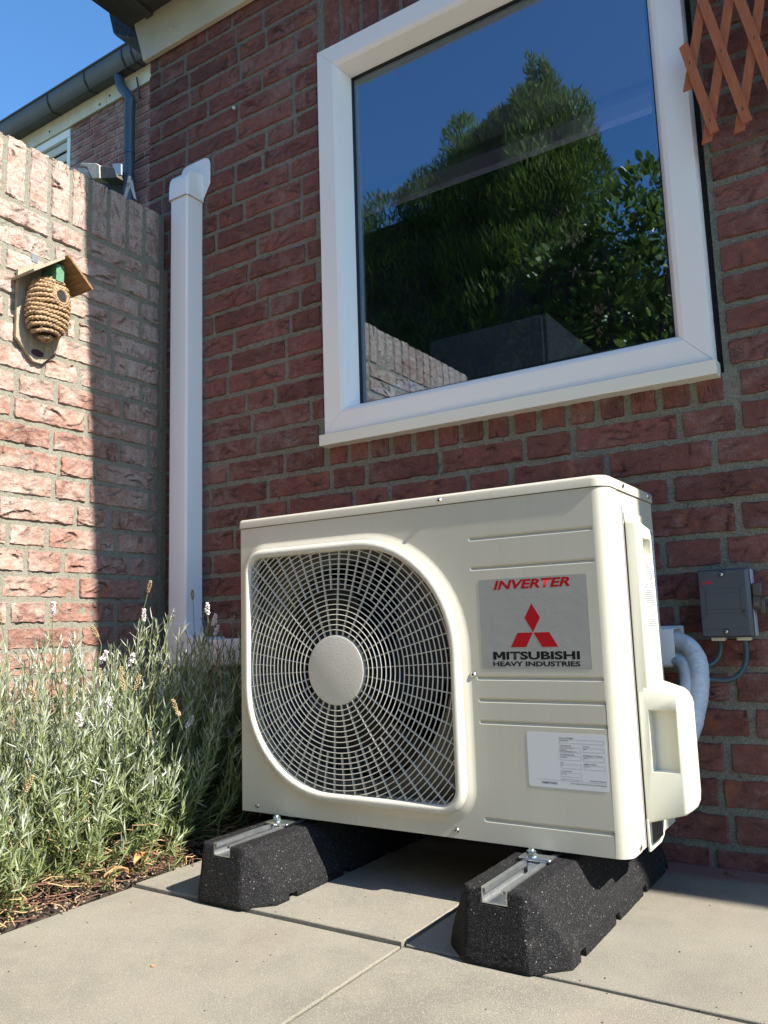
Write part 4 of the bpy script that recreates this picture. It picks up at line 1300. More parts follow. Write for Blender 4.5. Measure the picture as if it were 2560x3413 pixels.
# ------------------------------------------------------------------ isolator switch and its cables
sw = thing('isolator_switch', 'dark grey isolator switch box with red lettering on the wall right of the unit', 'switch', (1.600, 0.0, 0.43))
SX0, SX1, SZ0, SZ1 = 1.5560, 1.6475, 0.4300, 0.5595
q = MB(); q.box(SX0 + .003, SX1 + .0015, -.030, -.0005, SZ0 + .001, SZ1 - .001); q.build('back_box', 'switch_base', sw, bevel=.003)
q = MB()
def rect_ring(x0, x1, z0, z1, y, r): return [(x, y, z) for x, z in rrect(x0, x1, z0, z1, (r,) * 4, 0, 3)]
q.loft([rect_ring(SX0, SX1, SZ0, SZ1, -.0305, .003), rect_ring(SX0, SX1, SZ0, SZ1, -.045, .003), rect_ring(SX0 + .0022, SX1 - .0065, SZ0 + .0035, SZ1 - .0035, -.0510, .003)])
lid_ = q.build('cover', 'switch_grey', sw, smooth=25)
yl = -.0512
def line(x0, z0, x1, z1, w=.0006, mat='switch_line', par=lid_):
    d = Vector((x1 - x0, z1 - z0)); n_ = Vector((-d.y, d.x)).normalized() * w / 2
    q = MB(); q.prism([(x0 + n_.x, z0 + n_.y), (x1 + n_.x, z1 + n_.y), (x1 - n_.x, z1 - n_.y), (x0 - n_.x, z0 - n_.y)], 1, yl, yl + .0004); q.build('moulded_line', mat, par)
for z in (.5455, .4460): line(SX0 + .003, z, SX1 - .009, z)
for z in (.5225, .5140, .4830, .4760): line(SX0 + .0135, z, SX1 - .0180, z)
for x, s_ in ((SX0 + .0032, 1), (SX1 - .0085, -1)):
    line(x, .5300, x + s_ * .009, .5215, .0012); line(x + s_ * .009, .5215, x + s_ * .009, .4750, .0012); line(x + s_ * .009, .4750, x, .4660, .0012)
ds_ = MB(); ds_.lathe([(.0030, 0), (.0034, .0004), (.0026, .0004)], (SX1 - .014, yl, .4790), (0, -1, 0), 16); ds_.build('lock_dot', 'switch_line', lid_)
text_mesh('switch_lettering', 'ABB', (SX0 + .0075, SX0 + .0265, .5310, .5385), 'y', yl - .0003, 'switch_red', lid_, bold=.05)
for z in (.5490, .4410):
    wl2 = MB(); wl2.lathe([(.0065, -.001), (.0062, .0012), (.0046, .0014)], (1.6000, yl + .0005, z), (0, -1, 0), 20); wl2.build('screw_well', 'switch_line', lid_, smooth=40)
    screw((1.6000, yl - .0006, z), (0, -1, 0), .0036, parent=lid_)
for x in (1.5800, 1.6255):
    q = MB(); q.box(x - .0125, x + .0125, -.030, -.008, SZ0 - .0065, SZ0 + .0005); q.build('cable_gland', 'gland_white', sw, bevel=.0015)
q = MB(); q.box(SX1 + .0018, SX1 + .0180, -.038, -.014, .5060, .5300); hd = q.build('rotary_handle', 'handle_brown', sw, bevel=.002)
q = MB(); q.lathe([(.016, 0), (.016, .010), (.012, .013), (0, .013)], (SX1 + .0020, -.024, .4950), (1, 0, 0), 24); q.build('handle_hub', 'handle_brown', hd, smooth=40)
q = MB(); q.box(SX1 + .0120, SX1 + .0210, -.034, -.016, .4730, .5000); q.build('handle_tab', 'handle_brown', hd, bevel=.002)
def cable(pts, r, label):
    q = MB(); q.tube(smooth_path(pts, 10), r, 12)
    return tag(q.build('power_cable', 'cable_teal', smooth=60), label, 'cable', 'cables below the isolator switch')
cable([(1.5800, -.019, .4245), (1.5815, -.022, .4120), (1.5790, -.027, .3960), (1.5700, -.034, .3830), (1.5540, -.045, .3750), (1.5340, -.058, .3690), (1.515, -.075, .3550), (1.515, -.150, .30), (1.518, -.218, .265)], .0048, 'short grey-blue cable looping from the left gland of the switch')
cable([(1.6255, -.019, .4245), (1.6270, -.022, .4020), (1.6230, -.029, .3760), (1.6090, -.037, .3570), (1.5880, -.045, .3500), (1.5600, -.058, .3520), (1.540, -.085, .3430), (1.531, -.150, .300), (1.524, -.218, .280)], .0050, 'longer grey-blue cable looping low from the right gland of the switch')

# ------------------------------------------------------------------ woven nest pocket on the garden wall
bh = thing('nest_pocket', 'woven straw bird nest pocket with round hole on a grey wooden board with little roof', 'birdhouse', (0.0, -0.45, 1.20))
q = MB(); q.prism([(-.5150, 1.4350), (-.5150, 1.2480), (-.4630, 1.1940), (-.4370, 1.1940), (-.3870, 1.2470), (-.3850, 1.4550), (-.4450, 1.4750)], 0, .0035, .0145)
q.build('back_board', 'grey_wood', bh, bevel=.0008)
def plank(name, a, b_, x0, x1, th, mat, par=bh):
    """board from a to b in (y,z), seen edge on"""
    a = Vector(a); b_ = Vector(b_); n_ = Vector((-(b_ - a).y, (b_ - a).x)).normalized() * th
    q = MB(); q.prism([tuple(a), tuple(b_), tuple(b_ + n_), tuple(a + n_)], 0, x0, x1); return q.build(name, mat, par, bevel=.0008)
plank('roof_board', (-.5230, 1.4010), (-.4330, 1.4690), .004, .100, .007, 'grey_wood')
plank('roof_board', (-.4365, 1.4740), (-.3570, 1.4040), .004, .112, .0065, 'brown_wood')
q = MB(); q.box(.0146, .0820, -.4480, -.4240, 1.4080, 1.4560); q.build('green_block', 'green_paint', bh, bevel=.001)
pk = MB(); pk.box(.0036, .0055, -.470, -.452, 1.475, 1.497); hk = pk.build('hanger', 'galvanised', bh)
# the pocket: rope coils wound around an egg-shaped body
NC = Vector((.050, -.4480, 1.3370)); NA, NB, NZ = .041, .056, .087
HOLE = (.095, -.4360, 1.3640)
inner = MB(); rings = []
for j in range(13):
    f = -1 + 2 * j / 12; rr_ = math.sqrt(max(0, 1 - abs(f) ** 2.6)) * .93
    rings.append([(NC.x + NA * rr_ * math.cos(t), NC.y + NB * rr_ * math.sin(t) + f * .006, NC.z + NZ * .96 * f) for t in [2 * PI * i / 24 for i in range(24)]])
inner.loft(rings); inner.build('nest_body', 'nest_dark', bh, smooth=80)
ncoil = 14
def strand(path, rad):
    q = MB(); q.tube(path, rad, 6); q.build('rope_strand', 'rope', bh, smooth=70)
for j in range(ncoil):
    f = -0.97 + 1.94 * j / (ncoil - 1)
    rr_ = math.sqrt(max(.02, 1 - abs(f) ** 2.6))
    cz = NC.z + NZ * f
    n = 120
    # strand loops: two plies twisted
    for ply in (0, 1):
        path = []; rad = []
        for i in range(n + 1):
            t = 2 * PI * i / n
            x = NC.x + NA * rr_ * math.cos(t); y = NC.y + NB * rr_ * math.sin(t) + f * .006
            z = cz + .0025 * math.sin(t * 2 + j) + .0022 * noise.noise(Vector((t * 2.2, j * 3.1, 0)))
            dv = Vector((math.cos(t), math.sin(t), 0))
            ph = 2 * PI * (i / 8.0) + ply * PI + j * 2.1
            p = Vector((x, y, z)) + dv * (.0022 * math.cos(ph)) + Vector((0, 0, .0026 * math.sin(ph)))
            if x > NC.x - .018:
                hd_ = math.hypot(p.y - HOLE[1], p.z - HOLE[2])
                if math.cos(t) > 0.2 and hd_ < .0200:
                    if len(path) > 2: strand(path, rad)
                    path = []; rad = []; continue
                path.append(p); rad.append(.0036 + .0007 * math.sin(i * 2.7 + j * 1.3))
            else:
                if len(path) > 2: strand(path, rad)
                path = []; rad = []
        if len(path) > 2: strand(path, rad)
for rr_, ply in ((.0195, 0), (.0195, 1), (.0255, 0), (.0255, 1)):
    path = []
    n = 60
    for i in range(n + 1):
        t = 2 * PI * i / n
        ph = 2 * PI * i / 6 + ply * PI
        y = HOLE[1] + (rr_ + .0015 * math.cos(ph)) * math.cos(t); z = HOLE[2] + (rr_ * 1.05 + .0015 * math.cos(ph)) * math.sin(t)
        dy = (y - NC.y) / (NB * 1.1); dz = (z - NC.z) / (NZ * 1.1)
        x = NC.x + NA * math.sqrt(max(.05, 1 - min(.95, dy * dy + dz * dz))) + .003 + .0015 * math.sin(ph)
        path.append((x, y, z))
    q = MB(); q.tube(path, .0026, 6); q.build('hole_rim', 'rope', bh, smooth=70)
q = MB(); q.lathe([(0, 0), (.0190, 0), (.0190, .0018), (0, .0018)], (NC.x + NA * .93, HOLE[1], HOLE[2]), (1, .12, .1), 24); q.build('entrance', 'hole_black', bh)
fz = MB(); _f = random.Random(4)
for _ in range(110):
    t_ = _f.uniform(-1.4, 1.4); f_ = _f.uniform(-.9, .9); r0_ = math.sqrt(1 - abs(f_) ** 2.6)
    p_ = Vector((NC.x + NA * r0_ * math.cos(t_), NC.y + NB * r0_ * math.sin(t_), NC.z + NZ * f_))
    d_ = Vector((math.cos(t_) * .8 + _f.uniform(-.4, .4), math.sin(t_) + _f.uniform(-.9, .9), _f.uniform(-.9, .7))).normalized()
    fz.tube([p_, p_ + d_ * .007, p_ + d_ * .013 + Vector((0, 0, _f.uniform(-.005, .003)))], .00045, 4)
fo_ = fz.build('loose_fibres', 'rope', bh); fo_['kind'] = 'stuff'
q = MB(); q.loft([[(.0147, -.4520 + a * math.cos(t) , 1.2200 + b_ * math.sin(t)) for t in [2 * PI * i / 20 for i in range(20)]] for a, b_ in ((.019, .010),)] + [[(.0162, -.4520 + .0175 * math.cos(t), 1.2200 + .0088 * math.sin(t)) for t in [2 * PI * i / 20 for i in range(20)]]])
q.build('wax_seal', 'red_wax', bh)

# ------------------------------------------------------------------ trellis at the top right
tr = thing('wooden_trellis', 'orange-brown expanding wooden trellis hanging on the wall right of the window', 'trellis', (1.9, 0.0, 1.43))
TY = -.052
def lath(p0, p1, y0, y1, w=.0190):
    p0 = Vector(p0); p1 = Vector(p1); d = (p1 - p0).normalized(); n_ = Vector((-d.y, d.x)) * w / 2
    # ends are sawn square to the lath, slightly off
    q = MB(); q.prism([tuple(p0 + n_ - d * .004), tuple(p0 - n_ + d * .002), tuple(p1 - n_), tuple(p1 + n_)], 1, y0, y1)
    o = q.build('lath', 'trellis_wood', tr, bevel=.0006)
    return o
fronts = [((1.6625, 1.4345), 1.6480)] + [((1.7240 + .0613 * k, 1.4335), 2.25) for k in range(13)]
for i, (p0, zt) in enumerate(fronts):
    zt = min(zt, p0[1] + (p0[0] - 1.612) / .2033)
    p1 = (p0[0] - .2033 * (zt - p0[1]), zt)
    o = lath(p1, p0, TY - .0045, TY)
    zz = 1.463
    while zz < zt - .02:
        xx = p0[0] - .2033 * (zz - p0[1])
        st = MB(); st.box(xx - .0007, xx + .0007, TY - .0052, TY - .0044, zz - .0035, zz + .0035); st.build('staple', 'hole_black', o)
        zz += .1400
backs = [(1.6195, 1.5500), (1.6460, 1.4220)] + [(1.7070 + .0613 * k, 1.4220) for k in range(13)]
for p0 in backs:
    lath(p0, (p0[0] + .235 * (2.25 - p0[1]), 2.25), TY + .0004, TY + .0050)
sp = MB(); sp.box(1.70, 2.5, TY + .0052, -.001, 1.90, 1.92); sp.build('wall_batten', 'trellis_wood', tr)

# ------------------------------------------------------------------ wire hook and peg behind the coping
hw = MB(); hw.tube(smooth_path([(-.088, .012, 2.066), (-.110, .010, 2.069), (-.168, .010, 2.064), (-.176, .010, 2.055), (-.181, .010, 2.010), (-.186, .010, 2.002), (-.190, .010, 2.009)], 6), .0022, 8)
tag(hw.build('wire_hook', 'rust_wire', smooth=60), 'dark bent wire hook sticking out from the corner of the house', 'hook')
pg = thing('clothes_peg', 'pale clothes peg hanging open on the wire hook above the coping', 'clothes peg', (-.188, .010, 1.93))
for sgn, dx, lab_ in ((-1, -.0255, 0), (1, .0245, 1)):
    q = MB(); q.prism([(-.1885 + sgn * .0035, 2.018), (-.1885 - sgn * .0035, 2.018), (-.1885 - sgn * .0020, 1.985), (-.1885 + dx - sgn * .0045, 1.932), (-.1885 + dx + sgn * .0040, 1.925), (-.1885 + sgn * .0115, 1.986)], 1, .002 + (.006 if sgn > 0 else 0), .009 + (.006 if sgn > 0 else 0))
    q.build('peg_half', 'pink_peg', pg, bevel=.0015)
q = MB(); q.tube([(-.1885 + .0085 * math.cos(t), -.001, 1.984 + .005 * math.sin(t)) for t in [2 * PI * i / 14 for i in range(15)]], .0010, 6); q.build('spring', 'rust_wire', pg)

# ------------------------------------------------------------------ neighbouring house behind the garden wall
nh = thing('neighbouring_house', 'neighbouring brick house with dark gutter, cream fascia and blue downpipe behind the garden wall', 'house', (-4.0, 2.4, 0.0))
NY = 2.40
def NP(x4, z4, y=NY):
    f = (y + 1.689) / 5.689
    return CAM.x + (x4 - CAM.x) * f, CAM.z + (z4 - CAM.z) * f
wx = NP(-6.218, 6.4)[0]
q = MB(); q.box(wx, -0.4, NY + .006, NY + .25, -0.05, 5.0); q.box(-9.0, wx, NY + .10, NY + .25, -0.05, 5.0); q.build('mortar', 'mortar_far', nh)
fbrk = brick_set('brick_far', 0.0016, 0.0535, ((0.21, 5, 5), (0.10, 3, 4)), 3, 0.02)
items = []
for k in range(75):
    z0 = 4.955 - .066 * (k + 1)
    if z0 < 0: break
    for (s_, e_) in course(wx, -0.4, 2000 + k * 13, p=.6):
        items.append(((s_ + e_) / 2, z0 + .033, e_ - s_ - JOINT, False, random.uniform(-.001, .001), NY))
items.sort(key=lambda it: -it[1])
def far_hidden(it):
    d = Vector((it[0], NY, it[1])) - CAM
    t0 = (0 - CAM.y) / d.y
    xw = CAM.x + d.x * t0
    if xw > -0.085: return True          # behind the near house
    t1 = (0 - CAM.x) / d.x
    zz = CAM.z + d.z * t1
    return zz < 1.80
place_bricks(nh, items, fbrk, 'y', is_far=far_hidden)
zf0, zf1 = NP(0, 6.69)[1], NP(0, 6.90)[1]
for xa, xb in ((-9.0, NP(-5.5, 0)[0] - .002), (NP(-5.5, 0)[0] + .002, -0.4)):
    q = MB(); q.box(xa, xb, NY - .022, NY - .002, zf0, zf1 + .10); q.build('fascia_board', 'cream_board', nh)
for x4, z4 in ((-5.62, 6.745), (-5.44, 6.785), (-6.6, 6.77)):
    x, z = NP(x4, z4); q = MB(); q.lathe([(0, .003), (.010, .003), (.010, 0)], (x, NY - .023, z), (0, -1, 0), 10); q.build('nail', 'hole_black', nh)
zb = NP(0, 6.87)[1]
gp_ = [(NY - .024, zb + .016), (NY - .120, zb - .004), (NY - .165, zb + .060), (NY - .178, zb + .130), (NY - .192, zb + .136), (NY - .190, zb + .152), (NY - .168, zb + .150), (NY - .150, zb + .065), (NY - .115, zb + .008), (NY - .024, zb + .028)]
q = MB(); q.prism(gp_, 0, -9.0, -0.6); ng = q.build('gutter', 'far_gutter', nh, bevel=.004)
for x4 in (-5.33 + .12, -5.9, -6.63, -5.05):
    x = NP(x4, 0, NY - .13)[0]
    q = MB(); q.prism([(NY - .026, zb + .012), (NY - .122, zb - .010), (NY - .170, zb + .058), (NY - .184, zb + .132), (NY - .178, zb + .132), (NY - .163, zb + .062), (NY - .118, zb - .004), (NY - .026, zb + .017)], 0, x - .008, x + .008); q.build('gutter_joint', 'black_plastic', ng)
yp = NY - .08
P0 = NP(-5.335, 7.05, yp); P1 = NP(-5.265, 6.84, yp); P2 = NP(-5.120, 6.62, yp); P3 = NP(-5.112, 5.46, yp)
q = MB(); q.tube([(P0[0], yp, P0[1] + .03)] + smooth_path([(P0[0], yp, P0[1]), (P1[0], yp, P1[1]), (P2[0], yp, P2[1] + .01), (P2[0] + .003, yp, P2[1] - .12), (P3[0], yp, P3[1])], 8) + [(P3[0], yp, .0)], .042, 20)
dp = q.build('downpipe', 'far_pipe', nh, smooth=60)
zc = NP(0, 5.93, yp)[1]
q = MB(); q.lathe([(.046, 0), (.0475, .012), (.046, .024)], (P3[0], yp, zc), (0, 0, 1), 24); q.build('pipe_collar', 'far_pipe', dp, smooth=50)
q = MB(); q.tube([(P2[0] + .045, NY - .05, P2[1] + .20), (P2[0] + .052, NY - .02, P2[1] + .03)], .008, 8); q.build('pipe_stay', 'black_plastic', dp)
# louvred window left of the brickwork
zt = zf0 - .004
q = MB(); q.box(-5.6, wx - .012, NY + .060, NY + .075, 3.9, zt); nw = q.build('window', 'dark_interior', nh)
q = MB(); q.box(wx - .050, wx - .006, NY + .001, NY + .060, 3.9, zt - .03); q.build('window_frame', 'frame_white', nw, bevel=.004)
q = MB(); q.box(-5.6, wx - .004, NY - .006, NY + .060, zt - .075, zt); q.build('window_frame', 'frame_white', nw, bevel=.003)
for k in range(8):
    z = zt - .085 - k * .105
    q = MB(); q.prism([(NY + .012, z - .098), (NY + .002, z - .090), (NY + .022, z), (NY + .040, z)], 0, -5.6, wx - .052); q.build('louvre_slat', 'shutter_cream', nw, bevel=.003)
q = MB(); q.prism([(NY + .02, 5.10), (NY + 3, 6.6), (NY + 3, 6.7), (NY + .02, 5.16)], 0, -9.0, -0.4); q.build('roof', 'roof_tile_dark', nh)

# low roof edge of the neighbour: verge tiles and lead flashing
rt = thing('low_roof_edge', 'roof tile ends in painted sunlight and shade with lead flashing peeping over the garden wall beside the downpipe', 'roof', (-3.3, 2.2, 4.0))
def NQ(px4, pz4): return NP(px4, pz4, 2.22)
def quadpr(name, pts, y0, y1, mat, bev=.004):
    q = MB(); q.prism(pts, 1, y0, y1); return q.build(name, mat, rt, bevel=bev)
quadpr('verge_tile', [(-3.5179, 4.3356), (-3.49, 4.3482), (-3.3018, 4.276), (-3.2640, 4.2432), (-3.2560, 4.1299), (-3.3535, 4.162), (-3.4223, 4.2885)], 2.20, 2.30, 'roof_tile_painted_sun')
quadpr('tile_shaded_side', [(-3.2620, 4.2432), (-3.0879, 4.1692), (-3.0504, 4.069), (-3.2541, 4.1299)], 2.21, 2.33, 'roof_tile_dark')  # shaded side of the same tile, its shade painted dark
quadpr('verge_tile', [(-3.8685, 4.4938), (-3.599, 4.3908), (-3.5595, 4.357), (-3.4995, 4.264), (-3.6256, 4.3211), (-3.8672, 4.4596)], 2.302, 2.38, 'roof_tile_painted_sun')
quadpr('lead_flashing', [(-3.0946, 4.1848), (-3.0373, 4.1747), (-2.9800, 4.1507), (-2.9800, 4.058), (-3.0173, 4.0646)], 2.19, 2.205, 'lead', .002)
quadpr('tile_gap_shade', [(-3.5538, 4.3086), (-3.1527, 4.1685), (-3.0700, 4.14), (-3.0700, 3.80), (-3.60, 4.0)], 2.34, 2.37, 'tar_and_shade_black', .002)  # black sheet standing in for the shade under the tiles

# ------------------------------------------------------------------ lavender
def leaf_cloud(name, mat, parent, centres, dirs, ups, lens, widths, tones, bend=0.25):
    """lance-shaped leaves, 3 quads each, all in one mesh"""
    n = len(centres)
    c = np.array(centres); d = np.array(dirs); d /= np.linalg.norm(d, axis=1)[:, None]
    u = np.array(ups); s = np.cross(d, u); sn = np.linalg.norm(s, axis=1)[:, None]; s = s / np.maximum(sn, 1e-6)
    nn = np.cross(s, d)
    L = np.array(lens)[:, None]; W = np.array(widths)[:, None]
    rows = []
    for f, w in ((0.0, .25), (.35, 1.0), (.72, .8), (1.0, .08)):
        mid = c + d * L * f - nn * L * bend * (f ** 2) * -1 * 0.5
        rows.append(mid - s * W * w * .5); rows.append(mid + s * W * w * .5)
    V = np.stack(rows, 1).reshape(-1, 3)
    base = np.arange(n)[:, None] * 8
    q = np.concatenate([base + np.array([0, 1, 3, 2]), base + np.array([2, 3, 5, 4]), base + np.array([4, 5, 7, 6])], 1).reshape(-1, 4)
    off = wloc(parent); V = V - np.array(off)
    me = bpy.data.meshes.new(name)
    me.vertices.add(len(V)); me.vertices.foreach_set('co', V.astype(np.float32).ravel())
    me.loops.add(len(q) * 4); me.loops.foreach_set('vertex_index', q.astype(np.int32).ravel())
    me.polygons.add(len(q)); me.polygons.foreach_set('loop_start', np.arange(len(q), dtype=np.int32) * 4)
    me.update(calc_edges=True)
    at = me.attributes.new('tone', 'FLOAT', 'POINT'); at.data.foreach_set('value', np.repeat(np.array(tones, dtype=np.float32), 8))
    me.materials.append(M[mat])
    o = bpy.data.objects.new(name, me); col.objects.link(o); o.parent = parent
    o['kind'] = 'stuff'
    return o

def lavender(cx, cy, rx, ry, h, nst, seed, label, name='lavender_bush', silver=.5, lean=(0, 0), heads=16, droop=.78):
    rnd = random.Random(seed)
    t = thing(name, label, 'lavender', (cx, cy, -0.01), 'lavender along the garden wall')
    C = []; D = []; U = []; Ls = []; Ws = []; T = []
    st = MB(); tips = []
    for k in range(nst):
        az = rnd.uniform(0, 2 * PI); rad = math.sqrt(rnd.random())
        root = Vector((cx + .22 * rx * rad * math.cos(az), cy + .30 * ry * rad * math.sin(az), -0.01))
        e = Vector((cx + lean[0] + rx * rad * math.cos(az), cy + lean[1] + ry * rad * math.sin(az), h * (1 - droop * rad ** 2.4) * rnd.uniform(.55, 1.05)))
        e.x = max(e.x, .025); e.y = min(e.y, -.03)
        mid = root * .45 + e * .55 + Vector((math.cos(az) * rx * .20 * rad, math.sin(az) * ry * .20 * rad, -h * .10 * rad))
        mid.x = max(mid.x, .03); mid.y = min(mid.y, -.03)
        path = smooth_path([root, mid, e], 5)
        path = wobble(path, .022, rnd.uniform(0, 60))
        st.tube(path, [.0022 - .0012 * i / len(path) for i in range(len(path))], 4, cap=False)
        tips.append((path[-1], (path[-1] - path[-3]).normalized()))
        n = len(path)
        lowest = 0.30
        nl = rnd.randint(30, 42)
        for q_ in range(nl):
            f = lowest + (1 - lowest) * (q_ / nl) ** .75
            fi = f * (n - 1); i = int(min(fi, n - 2)); p = path[i].lerp(path[i + 1], fi - i); d = (path[i + 1] - path[i]).normalized()
            a = q_ * 2.4 + rnd.uniform(-.5, .5)
            s_ = d.cross(Vector((0.3, .2, 1))).normalized(); b2 = d.cross(s_)
            side = s_ * math.cos(a) + b2 * math.sin(a)
            spread = rnd.uniform(.55, 1.5) * (1.25 - .6 * f)
            dr = d + side * spread
            C.append(p); D.append(dr + Vector((rnd.uniform(-.25, .25), rnd.uniform(-.25, .25), rnd.uniform(-.3, .15)))); U.append(d + Vector((rnd.uniform(-.2, .2),) * 3)); Ls.append(rnd.uniform(.014, .036)); Ws.append(rnd.uniform(.0020, .0036))
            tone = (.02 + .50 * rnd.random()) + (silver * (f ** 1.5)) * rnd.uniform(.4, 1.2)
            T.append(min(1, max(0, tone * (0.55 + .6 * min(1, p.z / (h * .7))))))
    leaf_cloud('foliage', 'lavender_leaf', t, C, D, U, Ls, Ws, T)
    so = st.build('stems', 'stem_green', t); so['kind'] = 'stuff'
    # flower heads on long stalks
    for k in range(heads):
        p, d = rnd.choice(tips)
        d = (d + Vector((rnd.uniform(-.5, .5), rnd.uniform(-.5, .5), rnd.uniform(0, .5)))).normalized()
        flower_stalk(t, p, p + d * rnd.uniform(.05, .13), rnd, rnd.random() < .35)
    return t

def flower_stalk(parent, a, b_, rnd, white, r=.0009):
    a = Vector(a); b_ = Vector(b_)
    a.x = max(a.x, .02); b_.x = max(b_.x, .02); a.y = min(a.y, -.03); b_.y = min(b_.y, -.03)
    mid = (a + b_) / 2 + Vector((rnd.uniform(-.008, .008), rnd.uniform(-.008, .008), .004))
    path = smooth_path([a, mid, b_], 5)
    s_ = MB(); s_.tube(path, r, 5)
    so = s_.build('flower_stalk', 'stem_green', parent)
    d = (path[-1] - path[-2]).normalized(); sx = d.cross(Vector((.2, .3, 1))).normalized(); sy = d.cross(sx)
    hd_ = MB()
    for w in range(9):
        c = path[-1] + d * (.0035 * (w - 3))
        for k in range(4):
            a_ = k * PI / 2 + w * .8
            o_ = (sx * math.cos(a_) + sy * math.sin(a_)) * .0034 * (1.2 - abs(w - 4) / 6)
            cc = c + o_; rr_ = .0018 * rnd.uniform(.7, 1.2)
            dd = (o_.normalized() + d * .8).normalized()
            hd_.lathe([(0, -rr_ * 1.3), (rr_, -.2 * rr_), (rr_ * .7, rr_), (0, rr_ * 1.4)], cc, dd, 5)
            if white and rnd.random() < .3:
                hd_.lathe([(0, 0), (rr_ * 1.5, rr_ * .8), (0, rr_ * .5)], cc + dd * rr_ * 1.3, dd, 5)
    hd_.build('flower_head', 'flower_white' if white else 'flower_tan', so, smooth=60)

lavender(.29, -.60, .36, .28, .47, 400, 11, 'silvery lavender bush in full sun beside the patio edge, with dry seed heads', silver=.75, heads=26)
lavender(.31, -.33, .31, .22, .49, 300, 12, 'taller green lavender bush partly in shade between the sunlit one and the unit', silver=.6, lean=(.06, .02), heads=18, droop=.5)
lavender(.37, -.12, .31, .12, .50, 220, 13, 'shaded lavender bush at the foot of the house wall, under the white trunking', silver=.4, lean=(.05, 0), heads=12, droop=.35)
lavender(.28, -.93, .35, .26, .42, 300, 14, 'silvery lavender bush nearest the viewer, at the left border of the picture', silver=.75, heads=10)
_r = random.Random(5)
big = [c for c in bpy.data.objects if c.name.startswith('lavender_bush')]
# a few long stalks standing clear of the foliage
flower_stalk(big[1], (.20, -.30, .38), (.285, -.300, .585), _r, False, .0012)
flower_stalk(big[0], (.06, -.53, .30), (.055, -.555, .520), _r, False, .0012)
flower_stalk(big[1], (.26, -.25, .40), (.300, -.235, .515), _r, True, .0010)
flower_stalk(big[1], (.42, -.36, .30), (.560, -.455, .300), _r, False, .0011)
flower_stalk(big[1], (.40, -.40, .33), (.500, -.480, .265), _r, False, .0011)
flower_stalk(big[2], (.36, -.16, .40), (.400, -.180, .470), _r, True, .0010)

dead = MB(); _q = random.Random(77)
for _ in range(130):
    bx_, by_ = _q.uniform(.12, .50), _q.uniform(-1.05, -.08); a_ = _q.uniform(0, 2 * PI); l_ = _q.uniform(.08, .26)
    p0_ = Vector((bx_, by_, _q.uniform(.0, .12))); d_ = Vector((math.cos(a_) * .8, math.sin(a_) * .8, _q.uniform(-.05, .9))).normalized() * l_
    p2_ = p0_ + d_; p2_.x = min(max(p2_.x, .03), .66); p2_.y = min(p2_.y, -.03); p2_.z = max(p2_.z, .01)
    dead.tube(wobble(smooth_path([p0_, (p0_ + p2_) / 2 + Vector((0, 0, _q.uniform(-.01, .03))), p2_], 5), .012, _q.uniform(0, 50)), _q.uniform(.0006, .0011), 4)
do_ = dead.build('dead_stalks', 'straw', big[1]); do_['kind'] = 'stuff'
# litter on the bed: twigs, straw, pebbles, dry leaves
def litter(name, mat, n, seed, kind, x_hi=.60):
    rnd = random.Random(seed); q = MB()
    for _ in range(n):
        x = rnd.uniform(.05, x_hi) if rnd.random() < .45 else rnd.uniform(.38, x_hi); y = rnd.uniform(-1.35, -.04)
        zg = -0.006 + 0.012 * noise.noise(Vector((x * 22, y * 22, 0))) + .014 * noise.noise(Vector((x * 6, y * 6, 4)))
        if kind == 'twig':
            a = rnd.uniform(0, 2 * PI); l = rnd.uniform(.015, .075); z = max(0, zg) + rnd.uniform(.001, .035) * (1 if rnd.random() < .5 else .2)
            d = Vector((math.cos(a), math.sin(a), rnd.uniform(-.25, .35))).normalized() * l
            p = Vector((x, y, z + .002)); k_ = Vector((rnd.uniform(-.2, .2), rnd.uniform(-.2, .2), rnd.uniform(-.2, .3))) * l
            q.tube([p, p + d * .5 + k_ * .6, p + d], rnd.uniform(.0006, .0013), 4)
        else:
            r_ = rnd.uniform(.0012, .0040)
            vs_ = [Vector((math.sin(ph) * math.cos(th), math.sin(ph) * math.sin(th), math.cos(ph) * .6)) * r_ * rnd.uniform(.7, 1.2) + Vector((x, y, zg + r_ * .3)) for ph in (.6, 1.5, 2.4) for th in [2 * PI * i / 5 for i in range(5)]]
            q.loft([vs_[0:5], vs_[5:10], vs_[10:15]])
    o = q.build(name, mat); o['kind'] = 'stuff'; return o
litter('ground_twigs', 'twig', 1300, 3, 'twig'); litter('ground_straw', 'straw', 700, 4, 'twig'); litter('ground_pebbles', 'pebble', 1500, 5, 'peb')
def dry_leaf(x, y, z, a, l, w, label):
    q = MB(); n = 8; rows = []
    for i in range(n + 1):
        f = i / n; ww = w * math.sin(PI * min(.97, f * .92 + .05)) ** .8
        c = Vector((x + l * (f - .5) * math.cos(a), y + l * (f - .5) * math.sin(a), z + .010 * math.sin(f * 3)))
        s_ = Vector((-math.sin(a), math.cos(a), 0)) * ww
        rows.append([c - s_ + Vector((0, 0, .006)), c, c + s_ + Vector((0, 0, .007)), c + Vector((0, 0, -.0008))])
    q.loft(rows)
    return tag(q.build('dry_leaf', 'dry_leaf', smooth=60), label, 'dry leaf')
dry_leaf(.585, -.570, .030, 1.9, .052, .010, 'curled tan dry leaf leaning at the edge of the bed, upper of two')
dry_leaf(.580, -.625, .016, 1.3, .048, .009, 'curled tan dry leaf lying on the mulch beside the paving, lower of two')
rnd = random.Random(9)
